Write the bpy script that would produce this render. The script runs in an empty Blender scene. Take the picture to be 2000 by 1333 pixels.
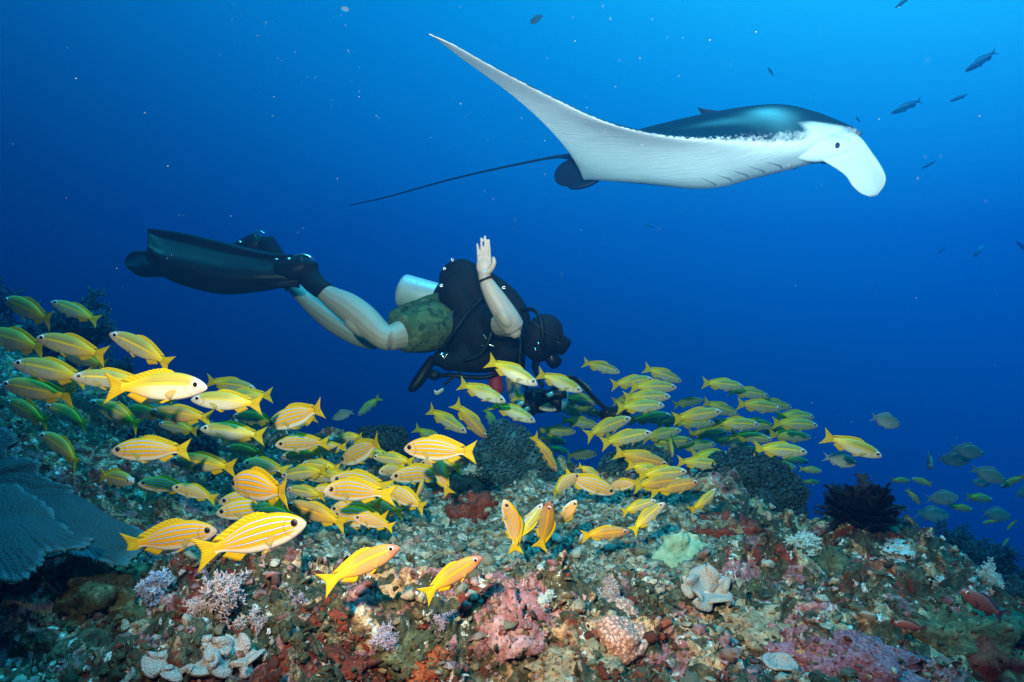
import bpy, math, random
import numpy as np
from mathutils import Vector, Matrix, Quaternion
random.seed(7); RNG = np.random.default_rng(7)
scene = bpy.context.scene
COL = scene.collection
K = 36.0/24.0/2000.0            # tangent per reference pixel of the 24 mm lens

def P(px, py, Y):
    """a point Y metres in front of the camera, seen at the given picture position"""
    return Vector(((px-1000)*K*Y, Y, (666.5-py)*K*Y))

# ------------------------------------------------------------------ camera
cd = bpy.data.cameras.new('camera'); cam = bpy.data.objects.new('camera', cd); COL.objects.link(cam)
cd.lens = 24; cd.sensor_width = 36; cd.clip_start = 0.05; cd.clip_end = 200
cam.location = (0, 0, 0); cam.rotation_euler = (math.radians(90), 0, 0)
scene.camera = cam

# ------------------------------------------------------------------ world: light coming down through open water
world = bpy.data.worlds.new('World'); scene.world = world; world.use_nodes = True
wn = world.node_tree.nodes; wl = world.node_tree.links; wn.clear()
w_out = wn.new('ShaderNodeOutputWorld'); w_bg = wn.new('ShaderNodeBackground')
w_tc = wn.new('ShaderNodeTexCoord'); w_dot = wn.new('ShaderNodeVectorMath'); w_dot.operation = 'DOT_PRODUCT'
w_dot.inputs[1].default_value = Vector((0.36, 0.36, 0.86)).normalized()
w_map = wn.new('ShaderNodeMapRange'); w_map.inputs['From Min'].default_value = -0.4; w_map.inputs['From Max'].default_value = 1.0
w_ramp = wn.new('ShaderNodeValToRGB'); w_ramp.color_ramp.interpolation = 'B_SPLINE'
def ramp_set(cr, stops):
    els = cr.elements
    while len(els) > 1: els.remove(els[-1])
    els[0].position = stops[0][0]; els[0].color = (*stops[0][1], 1)
    for p, c in stops[1:]:
        e = els.new(p); e.color = (*c, 1)
ramp_set(w_ramp.color_ramp, [(0.00, (0.000, 0.002, 0.014)), (0.23, (0.000, 0.006, 0.036)), (0.42, (0.000, 0.021, 0.095)),
                             (0.575, (0.000, 0.088, 0.29)), (0.72, (0.000, 0.22, 0.55)), (0.84, (0.00, 0.34, 0.72)), (1.0, (0.05, 0.95, 1.20))])
w_bg.inputs['Strength'].default_value = 0.98
wl.new(w_tc.outputs['Generated'], w_dot.inputs[0]); wl.new(w_dot.outputs['Value'], w_map.inputs['Value'])
wl.new(w_map.outputs['Result'], w_ramp.inputs['Fac']); wl.new(w_ramp.outputs['Color'], w_bg.inputs['Color']); wl.new(w_bg.outputs[0], w_out.inputs[0])

# ------------------------------------------------------------------ sun, broken up by the water above
sd = bpy.data.lights.new('sun', 'SUN'); sun = bpy.data.objects.new('sun', sd); COL.objects.link(sun)
sd.energy = 4.5; sd.angle = math.radians(25); sd.color = (0.10, 0.72, 0.86)   # daylight that has lost its red on the way down
sun.rotation_euler = Vector((-0.22, 0.10, -0.95)).to_track_quat('-Z', 'Y').to_euler()
# ------------------------------------------------------------------ the photographer's two strobes, on arms beside the camera
for loc, aim, en, cone, col in (((-0.38, -0.10, 0.50), (0.10, 2.5, 0.22), 1150, 86, (1.0, 0.45, 0.27)), ((0.25, -0.10, 0.12), (0.85, 4.2, 1.85), 5200, 57, (1.0, 0.36, 0.33))):
    ld = bpy.data.lights.new('camera_strobe', 'SPOT'); lo = bpy.data.objects.new('camera_strobe', ld); COL.objects.link(lo)
    ld.energy = en; ld.color = col; ld.spot_size = math.radians(cone); ld.spot_blend = 1.0; ld.shadow_soft_size = 0.04
    lo.location = loc; lo.rotation_euler = (Vector(aim)-lo.location).to_track_quat('-Z', 'Y').to_euler()

# ------------------------------------------------------------------ exposure
vs = scene.view_settings; vs.view_transform = 'Standard'; vs.look = 'None'; vs.exposure = 0.35; vs.gamma = 1.0; vs.use_curve_mapping = False
cy = scene.cycles
cy.use_denoising = True; cy.max_bounces = 5; cy.diffuse_bounces = 2; cy.glossy_bounces = 2; cy.transmission_bounces = 4; cy.volume_bounces = 0
cy.transparent_max_bounces = 8; cy.sample_clamp_indirect = 4.0; cy.caustics_reflective = False; cy.caustics_refractive = False

# ================================================================== helpers
def tag(o, label=None, cat=None, group=None, kind=None):
    if label: o['label'] = label
    if cat: o['category'] = cat
    if group: o['group'] = group
    if kind: o['kind'] = kind
    return o
def empty(name, loc=(0, 0, 0)):
    o = bpy.data.objects.new(name, None); o.empty_display_size = 0.05; COL.objects.link(o); o.location = loc; return o
def link(name, mesh, parent=None):
    o = bpy.data.objects.new(name, mesh); COL.objects.link(o)
    if parent is not None: o.parent = parent
    return o
def mesh_np(name, V, F, mat=None, smooth=True, uv=None, mats=None, mat_idx=None, attrs=None, cattr=None):
    """V (n,3); F an (m,3)/(m,4) array or a list of such arrays"""
    me = bpy.data.meshes.new(name)
    V = np.asarray(V, dtype=np.float32)
    Fs = [np.asarray(f, dtype=np.int32) for f in (F if isinstance(F, list) else [F])]
    Fs = [f for f in Fs if len(f)]
    me.vertices.add(len(V)); me.vertices.foreach_set('co', V.ravel())
    loops = np.concatenate([f.ravel() for f in Fs]); sizes = np.concatenate([np.full(len(f), f.shape[1], np.int32) for f in Fs])
    starts = np.concatenate([[0], np.cumsum(sizes)[:-1]]).astype(np.int32)
    me.loops.add(len(loops)); me.loops.foreach_set('vertex_index', loops)
    me.polygons.add(len(sizes)); me.polygons.foreach_set('loop_start', starts)
    me.polygons.foreach_set('use_smooth', np.full(len(sizes), smooth, bool))
    if mat_idx is not None: me.polygons.foreach_set('material_index', np.asarray(mat_idx, np.int32))
    if uv is not None:
        l = me.uv_layers.new(name='UVMap'); l.data.foreach_set('uv', np.asarray(uv, np.float32)[loops].ravel())
    for k, a in (attrs or {}).items():
        at = me.attributes.new(k, 'FLOAT', 'POINT'); at.data.foreach_set('value', np.asarray(a, np.float32))
    if cattr is not None:
        at = me.attributes.new('col', 'FLOAT_COLOR', 'POINT')
        c = np.ones((len(V), 4), np.float32); c[:, :3] = cattr; at.data.foreach_set('color', c.ravel())
    for m in ([mat] if mat else (mats or [])): me.materials.append(m)
    me.update(calc_edges=True); me.validate()
    return me
def grid_faces(n, m, wrap_m=False, off=0):
    i = np.arange(n-1)[:, None]; j = np.arange(m if wrap_m else m-1)[None, :]; j2 = (j+1) % m
    return np.stack([off+i*m+j, off+i*m+j2, off+(i+1)*m+j2, off+(i+1)*m+j], -1).reshape(-1, 4)
class Geo:
    """collects pieces into one mesh"""
    def __init__(s): s.V = []; s.F3 = []; s.F4 = []; s.n = 0; s.C = []
    def add(s, V, F, col=None):
        V = np.asarray(V, np.float32); F = np.asarray(F, np.int32)
        s.V.append(V); (s.F3 if F.shape[1] == 3 else s.F4).append(F+s.n); s.n += len(V)
        if col is not None: s.C.append(np.tile(np.asarray(col, np.float32), (len(V), 1)) if np.ndim(col) == 1 else col)
    def mesh(s, name, mat, smooth=True):
        F = []
        if s.F3: F.append(np.concatenate(s.F3))
        if s.F4: F.append(np.concatenate(s.F4))
        return mesh_np(name, np.concatenate(s.V), F, mat, smooth, cattr=np.concatenate(s.C) if s.C else None)
def frame_of(d):
    d = np.asarray(d, float); d = d/(np.linalg.norm(d)+1e-12)
    a = np.array([0, 0, 1.0]) if abs(d[2]) < 0.9 else np.array([1.0, 0, 0])
    x = np.cross(a, d); x /= np.linalg.norm(x); return x, np.cross(d, x), d
def tube_vf(pts, rad, n=8, cap=True, flat=1.0):
    """a round tube along pts, rad per point; rad may be (r1,r2) pairs"""
    pts = np.asarray(pts, float); m = len(pts)
    rad = np.asarray(rad, float)
    if rad.ndim == 0: rad = np.full(m, float(rad))
    if rad.ndim == 1: rad = np.stack([rad, rad*flat], 1)
    T = np.gradient(pts, axis=0); T /= np.linalg.norm(T, axis=1)[:, None]+1e-12
    x, y, _ = frame_of(T[0]); V = []
    th = np.linspace(0, 2*np.pi, n, endpoint=False)
    for i in range(m):
        x = x-T[i]*np.dot(x, T[i]); x /= np.linalg.norm(x)+1e-12; y = np.cross(T[i], x)
        V.append(pts[i]+np.cos(th)[:, None]*x*rad[i, 0]+np.sin(th)[:, None]*y*rad[i, 1])
    V = np.concatenate(V); F = grid_faces(m, n, True)
    if cap:
        c0 = len(V); V = np.concatenate([V, [pts[0]-T[0]*rad[0].mean()*0.5, pts[-1]+T[-1]*rad[-1].mean()*0.5]])
        j = np.arange(n); j2 = (j+1) % n
        F = np.concatenate([F, np.stack([np.full(n, c0), j2, j, j], 1)[:, :4] if False else np.stack([np.full(n, c0), j2, j, np.full(n, c0)], 1),
                            np.stack([np.full(n, c0+1), (m-1)*n+j, (m-1)*n+j2, np.full(n, c0+1)], 1)])
        tri = F[-2*n:, :3]; return V, F[:-2*n], tri
    return V, F, None
def add_tube(g, pts, rad, n=8, col=None, flat=1.0):
    V, F, T = tube_vf(pts, rad, n, True, flat); o = g.n
    g.V.append(np.asarray(V, np.float32)); g.F4.append(F.astype(np.int32)+o); g.F3.append(T.astype(np.int32)+o); g.n += len(V)
    if col is not None: g.C.append(np.tile(np.asarray(col, np.float32), (len(V), 1)))
def smooth_path(ctrl, n):
    """Catmull-Rom through rows of ctrl"""
    c = np.asarray(ctrl, float); c = np.vstack([2*c[0]-c[1], c, 2*c[-1]-c[-2]]); m = len(c)-3
    t = np.linspace(0, m-1e-6, n); i = t.astype(int); f = (t-i)[:, None]
    a, b, d, e = c[i], c[i+1], c[i+2], c[i+3]
    return 0.5*((2*b)+(-a+d)*f+(2*a-5*b+4*d-e)*f**2+(-a+3*b-3*d+e)*f**3)
def add_box(g, c, s, col=None, R=None):
    b = np.array([[x, y, z] for x in (-.5, .5) for y in (-.5, .5) for z in (-.5, .5)])*np.asarray(s)
    if R is not None: b = b@np.asarray(R).T
    g.add(b+np.asarray(c), [[0, 1, 3, 2], [4, 6, 7, 5], [0, 4, 5, 1], [2, 3, 7, 6], [0, 2, 6, 4], [1, 5, 7, 3]], col)
def sheet_vf(G, th):
    """a thin closed sheet from an (n,m,3) grid; th scalar or (n,m)"""
    G = np.asarray(G, float); n, m, _ = G.shape
    N = np.cross(np.gradient(G, axis=0), np.gradient(G, axis=1)); N /= np.linalg.norm(N, axis=2, keepdims=True)+1e-12
    th = np.broadcast_to(np.asarray(th, float), (n, m))[..., None]*0.5
    V = np.concatenate([(G+N*th).reshape(-1, 3), (G-N*th).reshape(-1, 3)])
    f = grid_faces(n, m); F = [f, f[:, ::-1]+n*m]
    rim = np.concatenate([np.arange(m), np.arange(1, n)*m+m-1, (n-1)*m+np.arange(m-2, -1, -1), np.arange(n-2, 0, -1)*m])
    r2 = np.roll(rim, -1); F.append(np.stack([rim, rim+n*m, r2+n*m, r2], 1))
    return V, np.concatenate(F)
ICO_V = None
def ico(sub=1):
    import bmesh
    bm = bmesh.new(); bmesh.ops.create_icosphere(bm, subdivisions=sub, radius=1.0)
    V = np.array([v.co[:] for v in bm.verts]); F = np.array([[v.index for v in f.verts] for f in bm.faces]); bm.free(); return V, F
ICO1 = ico(1); ICO2 = ico(2); ICO3 = ico(3); ICO4 = ico(4); ICO5 = ico(5)
# value noise
def _hash(i, j, k, s):
    h = (i.astype(np.int64)*374761393+j.astype(np.int64)*668265263+k.astype(np.int64)*2147483647+s*974634777) & 0xffffffff
    h = ((h ^ (h >> 13))*1274126177) & 0xffffffff; h = h ^ (h >> 16)
    return (h & 0xffffff)/float(0x7fffff)-1.0
def vnoise(p, s=0):
    p = np.asarray(p, float); q = np.floor(p).astype(np.int64); f = p-q; f = f*f*f*(f*(f*6-15)+10); r = 0
    for a in (0, 1):
        wa = f[..., 0] if a else 1-f[..., 0]
        for b in (0, 1):
            wb = f[..., 1] if b else 1-f[..., 1]
            for c in (0, 1):
                wc = f[..., 2] if c else 1-f[..., 2]
                r = r+wa*wb*wc*_hash(q[..., 0]+a, q[..., 1]+b, q[..., 2]+c, s)
    return r
def fbm(p, o=4, s=0, g=0.5):
    r = 0; a = 1.0; p = np.asarray(p, float)
    for i in range(o): r = r+a*vnoise(p, s+i*17); a *= g; p = p*2.03+3.1
    return r
def cells(p, s=0):
    """2-D cellular distance F1 and a value per cell"""
    q = np.floor(p).astype(np.int64); best = np.full(p.shape[:-1], 9.0); val = np.zeros(p.shape[:-1]); z = np.zeros_like(q[..., 0])
    for a in (-1, 0, 1):
        for b in (-1, 0, 1):
            i = q[..., 0]+a; j = q[..., 1]+b
            cx = i+0.5+0.42*_hash(i, j, z, s); cy_ = j+0.5+0.42*_hash(i, j, z, s+5)
            d = np.hypot(p[..., 0]-cx, p[..., 1]-cy_); m = d < best
            best = np.where(m, d, best); val = np.where(m, _hash(i, j, z, s+9), val)
    return best, val

# ------------------------------------------------------------------ materials
class NT:
    def __init__(s, name):
        s.m = bpy.data.materials.new(name); s.m.use_nodes = True; s.t = s.m.node_tree; s.t.nodes.clear()
        s.out = s.t.nodes.new('ShaderNodeOutputMaterial'); s.b = s.t.nodes.new('ShaderNodeBsdfPrincipled'); s.t.links.new(s.b.outputs[0], s.out.inputs[0])
    def n(s, typ, **kw):
        nd = s.t.nodes.new('ShaderNode'+typ)
        for k, v in kw.items(): setattr(nd, k, v)
        return nd
    def set(s, sock, v):
        if hasattr(v, 'is_linked') or hasattr(v, 'links'): s.t.links.new(v, sock)
        elif isinstance(v, (tuple, list)) and len(v) == 3 and sock.type == 'RGBA': sock.default_value = (*v, 1)
        else: sock.default_value = v
    def noise(s, scale, detail=4, rough=0.6, vec=None, dist=0.0):
        nd = s.n('TexNoise'); nd.inputs['Scale'].default_value = scale; nd.inputs['Detail'].default_value = detail
        nd.inputs['Roughness'].default_value = rough; nd.inputs['Distortion'].default_value = dist
        s.t.links.new(vec if vec is not None else s.obj(), nd.inputs['Vector']); return nd.outputs['Fac']
    def voronoi(s, scale, feature='F1', out='Distance', vec=None):
        nd = s.n('TexVoronoi', feature=feature); nd.inputs['Scale'].default_value = scale
        s.t.links.new(vec if vec is not None else s.obj(), nd.inputs['Vector']); return nd.outputs[out]
    def obj(s):
        if not hasattr(s, '_tc'): s._tc = s.n('TexCoord')
        return s._tc.outputs['Object']
    def uv(s):
        s.obj(); return s._tc.outputs['UV']
    def attr(s, name, color=False):
        nd = s.n('Attribute'); nd.attribute_name = name; return nd.outputs['Color' if color else 'Fac']
    def math(s, op, a, b=0.0, c=None, clamp=False):
        nd = s.n('Math', operation=op); nd.use_clamp = clamp; s.set(nd.inputs[0], a); s.set(nd.inputs[1], b)
        if c is not None: s.set(nd.inputs[2], c)
        return nd.outputs[0]
    def map(s, v, a, b, c=0.0, d=1.0, smooth=False):
        nd = s.n('MapRange'); nd.interpolation_type = 'SMOOTHSTEP' if smooth else 'LINEAR'
        for k, x in zip(range(5), (v, a, b, c, d)): s.set(nd.inputs[k], x)
        return nd.outputs[0]
    def ramp(s, v, stops, interp='LINEAR'):
        nd = s.n('ValToRGB'); nd.color_ramp.interpolation = interp; ramp_set(nd.color_ramp, stops); s.set(nd.inputs[0], v); return nd.outputs[0]
    def mix(s, f, a, b, mode='MIX'):
        nd = s.n('Mix', data_type='RGBA', blend_type=mode); s.set(nd.inputs[0], f); s.set(nd.inputs[6], a); s.set(nd.inputs[7], b); return nd.outputs[2]
    def bump(s, h, strength=0.3, dist=0.01):
        nd = s.n('Bump'); nd.inputs['Strength'].default_value = strength; nd.inputs['Distance'].default_value = dist; s.set(nd.inputs['Height'], h)
        s.t.links.new(nd.outputs[0], s.b.inputs['Normal']); return nd
    def fin(s, col=None, rough=0.6, spec=0.3, metal=0.0, sss=0.0):
        if col is not None: s.set(s.b.inputs['Base Color'], col)
        s.set(s.b.inputs['Roughness'], rough); s.b.inputs['Specular IOR Level'].default_value = spec; s.b.inputs['Metallic'].default_value = metal
        return s.m
def simple(name, col, rough=0.6, spec=0.3, metal=0.0, var=0.25, scale=30, bump=0.15, bd=0.004):
    t = NT(name); n = t.noise(scale, 4)
    c = t.mix(n, tuple(x*(1-var) for x in col), tuple(min(1, x*(1+var)) for x in col))
    if bump: t.bump(n, bump, bd)
    return t.fin(c, rough, spec, metal)
# ================================================================== the reef
_ctrl = [(-300,1333,1.3),(0,1333,1.3),(400,1333,1.22),(800,1333,1.2),(1200,1333,1.2),(1600,1333,1.25),(2000,1333,1.35),(2300,1333,1.4),
 (-300,1150,1.7),(100,1190,1.7),(330,1170,1.7),(600,1150,1.72),(900,1150,1.72),(1200,1150,1.75),(1500,1170,1.75),(1800,1210,1.75),(2000,1260,1.75),(2300,1300,1.8),
 (-200,980,2.4),(100,1010,2.4),(400,1030,2.35),(700,1030,2.4),(1000,1020,2.4),(1300,1020,2.4),(1500,1060,2.4),(1580,1105,2.35),(1700,1085,2.25),(1850,1150,2.2),(2000,1215,2.2),(2300,1260,2.2),
 (-400,660,3.8),(0,710,3.8),(150,770,3.8),(300,820,3.7),(500,860,3.6),(700,890,3.4),(900,915,3.2),(1100,930,3.1),(1300,930,3.0),(1440,960,2.9),(1520,1040,2.9),(1585,1105,2.8),(1680,1050,2.6),(1780,1075,2.6),(1880,1135,2.6),(2000,1195,2.6),(2300,1230,2.7),
 (-600,500,5.0),(-150,590,5.0),(60,700,5.0),(300,830,5.2),(600,930,5),(900,960,4.6),(1200,990,4.4),(1500,1100,4.2),(1800,1150,4.2),(2200,1250,4.2)]
_pts = [P(*c) for c in _ctrl]
_pts += [Vector(v) for v in ((-9,9,0.6),(-5,9,-.6),(-2,9,-2.4),(1,9,-3.4),(4,9,-3.8),(8,9,-4.0),(-11,14,-1.2),(-4,14,-4.2),(2,14,-4.8),(10,14,-5.0),(12,6,-3.2),(12,3,-2),(-12,4,1.0),(-6,3,.6),(-5,.2,-.5),(0,.2,-.95),(5,.2,-1.2),(6,2,-1.4))]
_A = np.array([[p.x, p.y] for p in _pts]); _z = np.array([p.z for p in _pts])
def _tps(r2): return np.where(r2 > 0, 0.5*r2*np.log(r2+1e-12), 0)
_n = len(_A); _Kk = _tps(((_A[:, None]-_A[None])**2).sum(-1))+np.eye(_n)*0.02
_Pm = np.hstack([np.ones((_n, 1)), _A]); _M = np.block([[_Kk, _Pm], [_Pm.T, np.zeros((3, 3))]])
_W = np.linalg.solve(_M, np.concatenate([_z, np.zeros(3)]))
def h_base(x, y):
    x = np.asarray(x, float); y = np.asarray(y, float); sh = x.shape; x = x.ravel(); y = y.ravel(); r = np.empty(len(x))
    for i in range(0, len(x), 40000):
        X = x[i:i+40000]; Y = y[i:i+40000]
        r2 = (X[:, None]-_A[:, 0])**2+(Y[:, None]-_A[:, 1])**2
        r[i:i+40000] = _tps(r2)@_W[:_n]+_W[_n]+_W[_n+1]*X+_W[_n+2]*Y
    return r.reshape(sh)
def rubble_zone(x, y):
    """1 on the flat of coral rubble in the middle, 0 on the overgrown rock"""
    px = 1000+x/(K*np.maximum(y, .3)); n = fbm(np.stack([x*2.2, y*2.2, 0*x], -1), 3, 31)*0.35
    a = np.clip((y-1.55+n*0.5)/0.25, 0, 1)*np.clip((2.95-y+n*.5)/0.3, 0, 1)
    b = np.clip((px-520)/160+n, 0, 1)*np.clip((1480-px)/160+n, 0, 1)
    return a*b
def h(x, y, detail=True):
    x = np.asarray(x, float); y = np.asarray(y, float)
    p = np.stack([x, y, 0*x], -1); z = h_base(x, y); rz = rubble_zone(x, y); k = 1-0.65*rz
    z = z+k*(0.085*fbm(p*2.1, 3, 3)+0.06*(.7-2*np.abs(vnoise(p*4.3+7, 11))))-.022
    z = z+0.016*(1-rz*0.5)*fbm(p*11, 2, 21)
    if detail:
        wp = p[..., :2]+0.03*np.stack([vnoise(p*9, 71), vnoise(p*9, 72)], -1)
        c1, v1 = cells(wp*9.0, 41); c2, v2 = cells(wp*24.0, 51); c3, v3 = cells(wp*60, 61)
        z = z+k*0.070*np.sqrt(np.clip(0.62-c1, 0, 1))*(0.5+0.8*v1)+0.016*np.sqrt(np.clip(0.62-c2, 0, 1))*(0.7+0.8*v2)+0.006*np.sqrt(np.clip(0.6-c3, 0, 1))
        z = z+0.008*fbm(p*37, 3, 81)
    return z
def ground_depth(px, py, y0=0.6, y1=7.0):
    """how far along the line of sight the reef surface lies"""
    Y = np.linspace(y0, y1, 400); X = (px-1000)*K*Y; Z = (666.5-py)*K*Y
    b = np.nonzero(h(X, Y, False) > Z)[0]
    return float(Y[b[0]]) if len(b) else 99.0
def on_ground(px, py, y0=0.6, y1=7.0):
    Y = ground_depth(px, py, y0, y1)
    return P(px, py, Y if Y < 90 else 4.0)
def gz(x, y): return float(h(np.array([x]), np.array([y]))[0])

def reef_material(name, vcol=False):
    t = NT(name)
    n1 = t.noise(3.2, 6, 0.65); n2 = t.noise(9, 6, 0.7, dist=0.6); n3 = t.noise(34, 5, 0.7); n4 = t.noise(120, 3, 0.7)
    v1 = t.voronoi(16, out='Color'); v2 = t.voronoi(52, out='Color'); vd = t.voronoi(52); sep = t.n('SeparateColor'); t.set(sep.inputs[0], v1); r1 = sep.outputs[0]; g1 = sep.outputs[1]
    sep2 = t.n('SeparateColor'); t.set(sep2.inputs[0], v2); r2 = sep2.outputs[0]; b2 = sep2.outputs[2]
    turf = t.ramp(n3, [(0.25, (0.008, 0.011, 0.007)), (0.45, (0.028, 0.032, 0.017)), (0.6, (0.08, 0.075, 0.042)), (0.8, (0.24, 0.22, 0.15))])
    stone = t.ramp(r2, [(0.0, (0.05, 0.055, 0.04)), (0.35, (0.16, 0.17, 0.12)), (0.7, (0.32, 0.33, 0.25)), (1.0, (0.55, 0.54, 0.44))])
    stone = t.mix(t.map(n3, 0.4, 0.7), t.mix(0.55, stone, (0.02, 0.025, 0.02)), stone)
    red = t.ramp(n3, [(0.25, (0.03, 0.006, 0.004)), (0.55, (0.14, 0.022, 0.010)), (0.8, (0.28, 0.07, 0.03))])
    pink = t.ramp(n3, [(0.25, (0.05, 0.02, 0.025)), (0.5, (0.24, 0.10, 0.11)), (0.8, (0.48, 0.33, 0.32))])
    tan = t.ramp(n3, [(0.25, (0.10, 0.06, 0.03)), (0.55, (0.40, 0.27, 0.15)), (0.8, (0.62, 0.52, 0.36))])
    pale = t.ramp(n4, [(0.3, (0.22, 0.27, 0.26)), (0.7, (0.58, 0.62, 0.58))])
    c = turf
    c = t.mix(t.map(t.math('ADD', n2, t.math('MULTIPLY', r1, 0.35)), 0.70, 0.78), c, tan)
    c = t.mix(t.map(t.math('ADD', n1, t.math('MULTIPLY', r1, 0.30)), 0.77, 0.81), c, red)
    c = t.mix(t.map(t.math('ADD', n2, t.math('MULTIPLY', g1, 0.42)), 0.84, 0.88), c, pink)
    c = t.mix(t.map(t.math('ADD', n3, t.math('MULTIPLY', b2, 0.5)), 0.98, 1.02), c, pale)
    c = t.mix(t.attr('rubble'), c, stone)
    c = t.mix(t.map(n4, 0.36, 0.5, 0.75, 0.0), c, (0.015, 0.018, 0.012))
    hgt = t.math('ADD', t.math('MULTIPLY', n3, 0.8), t.math('ADD', t.math('MULTIPLY', n4, 0.5), t.math('MULTIPLY', vd, -0.9)))
    t.bump(hgt, 0.8, 0.012)
    return t.fin(c, 0.8, 0.2)
M_reef = reef_material('reef_rock')
def build_ground():
    cpx = np.concatenate([np.linspace(-3400, -240, 60), np.linspace(-200, 2200, 600), np.linspace(2240, 5400, 60)])
    rows = np.concatenate([[0.12, 0.5, 0.8], np.geomspace(0.95, 4.4, 420), np.geomspace(4.45, 14, 70)])
    X = (cpx[None]-1000)*K*rows[:, None]; X[:3] = (cpx[None]-1000)*K*0.95; Y = np.repeat(rows[:, None], len(cpx), 1)
    X = np.clip(X, -13, 13)
    Z = h(X, Y)
    p = np.stack([X, Y, Z], -1)
    # sideways relief so that lumps overhang a little
    q = np.stack([X, Y, Z], -1)
    near = np.clip((4.5-Y)/1, 0, 1)[..., None]
    p = p+near*0.02*np.stack([fbm(q*14, 2, 91), fbm(q*14, 2, 95), 0*X], -1)
    me = mesh_np('reef_ground', p.reshape(-1, 3), grid_faces(*X.shape), M_reef, True, attrs={'rubble': rubble_zone(X, Y).ravel()})
    return tag(link('reef_ground', me), kind='structure')
ground = build_ground()

# ------------------------------------------------------------------ the water itself
def build_haze():
    lo = np.array([-14, -0.9, -7.5]); hi = np.array([14, 15.0, 2.5])
    g = Geo(); add_box(g, (lo+hi)/2, hi-lo)
    m = bpy.data.materials.new('sea_water'); m.use_nodes = True; nt = m.node_tree; nt.nodes.clear()
    o = nt.nodes.new('ShaderNodeOutputMaterial'); v = nt.nodes.new('ShaderNodeVolumePrincipled')
    v.inputs['Color'].default_value = (0.003, 0.075, 0.185, 1); v.inputs['Density'].default_value = 0.25
    v.inputs['Absorption Color'].default_value = (0.0, 0.56, 0.94, 1); v.inputs['Anisotropy'].default_value = 0.75
    nt.links.new(v.outputs[0], o.inputs['Volume'])
    return tag(link('haze', g.mesh('haze', m, False)), kind='stuff')
haze = build_haze()

# ================================================================== manta ray
M_C = P(1400, 300, 4.5); M_f = np.array([0.82, -0.57, 0]); M_f /= np.linalg.norm(M_f); M_r = np.array([-M_f[1]*-1*-1, -M_f[0], 0]); M_r = np.array([M_f[1], -M_f[0], 0])
_mc = np.array(M_C)
def m_local(px, py, w):
    d = np.array([(px-1000)*K, 1, (666.5-py)*K]); t = (w+_mc@M_r)/(d@M_r); q = t*d-_mc
    return q@M_f, q[2]
def interp_tab(tab):
    tab = np.array(sorted(tab)); ww = tab[:, 0]
    # smooth monotone-ish interpolation via dense Catmull-Rom
    d = smooth_path(tab, 400); return lambda w: (np.interp(w, d[:, 0], d[:, 1]), np.interp(w, d[:, 0], d[:, 2]))
LE = interp_tab([(0, .86, -.02), (.12, .84, -.02), (.20, .76, -.02)]+[(w, *m_local(px, py, w)) for px, py, w in
     ((1590, 262, .30), (1500, 271, .45), (1420, 272, .62), (1340, 270, .78), (1262, 260, .95), (1180, 238, 1.15), (1090, 197, 1.35), (965, 132, 1.62), (885, 87, 1.78), (838, 66, 1.86))])
TE = interp_tab([(0, -1.02, .04), (.08, -.98, 0.0)]+[(w, *m_local(px, py, w)) for px, py, w in
     ((1140, 352, .2), (1128, 325, .42), (1110, 297, .65), (1086, 267, .85), (1048, 228, 1.07), (992, 180, 1.3), (905, 117, 1.6), (856, 80, 1.78), (838, 67.5, 1.861))])
B_TOP = np.array([(-1.05, .06), (-.9, .12), (-.6, .19), (-.3, .205), (.1, .205), (.42, .18), (.62, .115), (.76, .05), (.86, -.005)])
B_BOT = np.array([(-1.05, .0), (-.9, -.05), (-.47, -.125), (-.15, -.19), (.05, -.20), (.2, -.175), (.45, -.15), (.62, -.135), (.76, -.11), (.86, -.05)])
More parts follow.
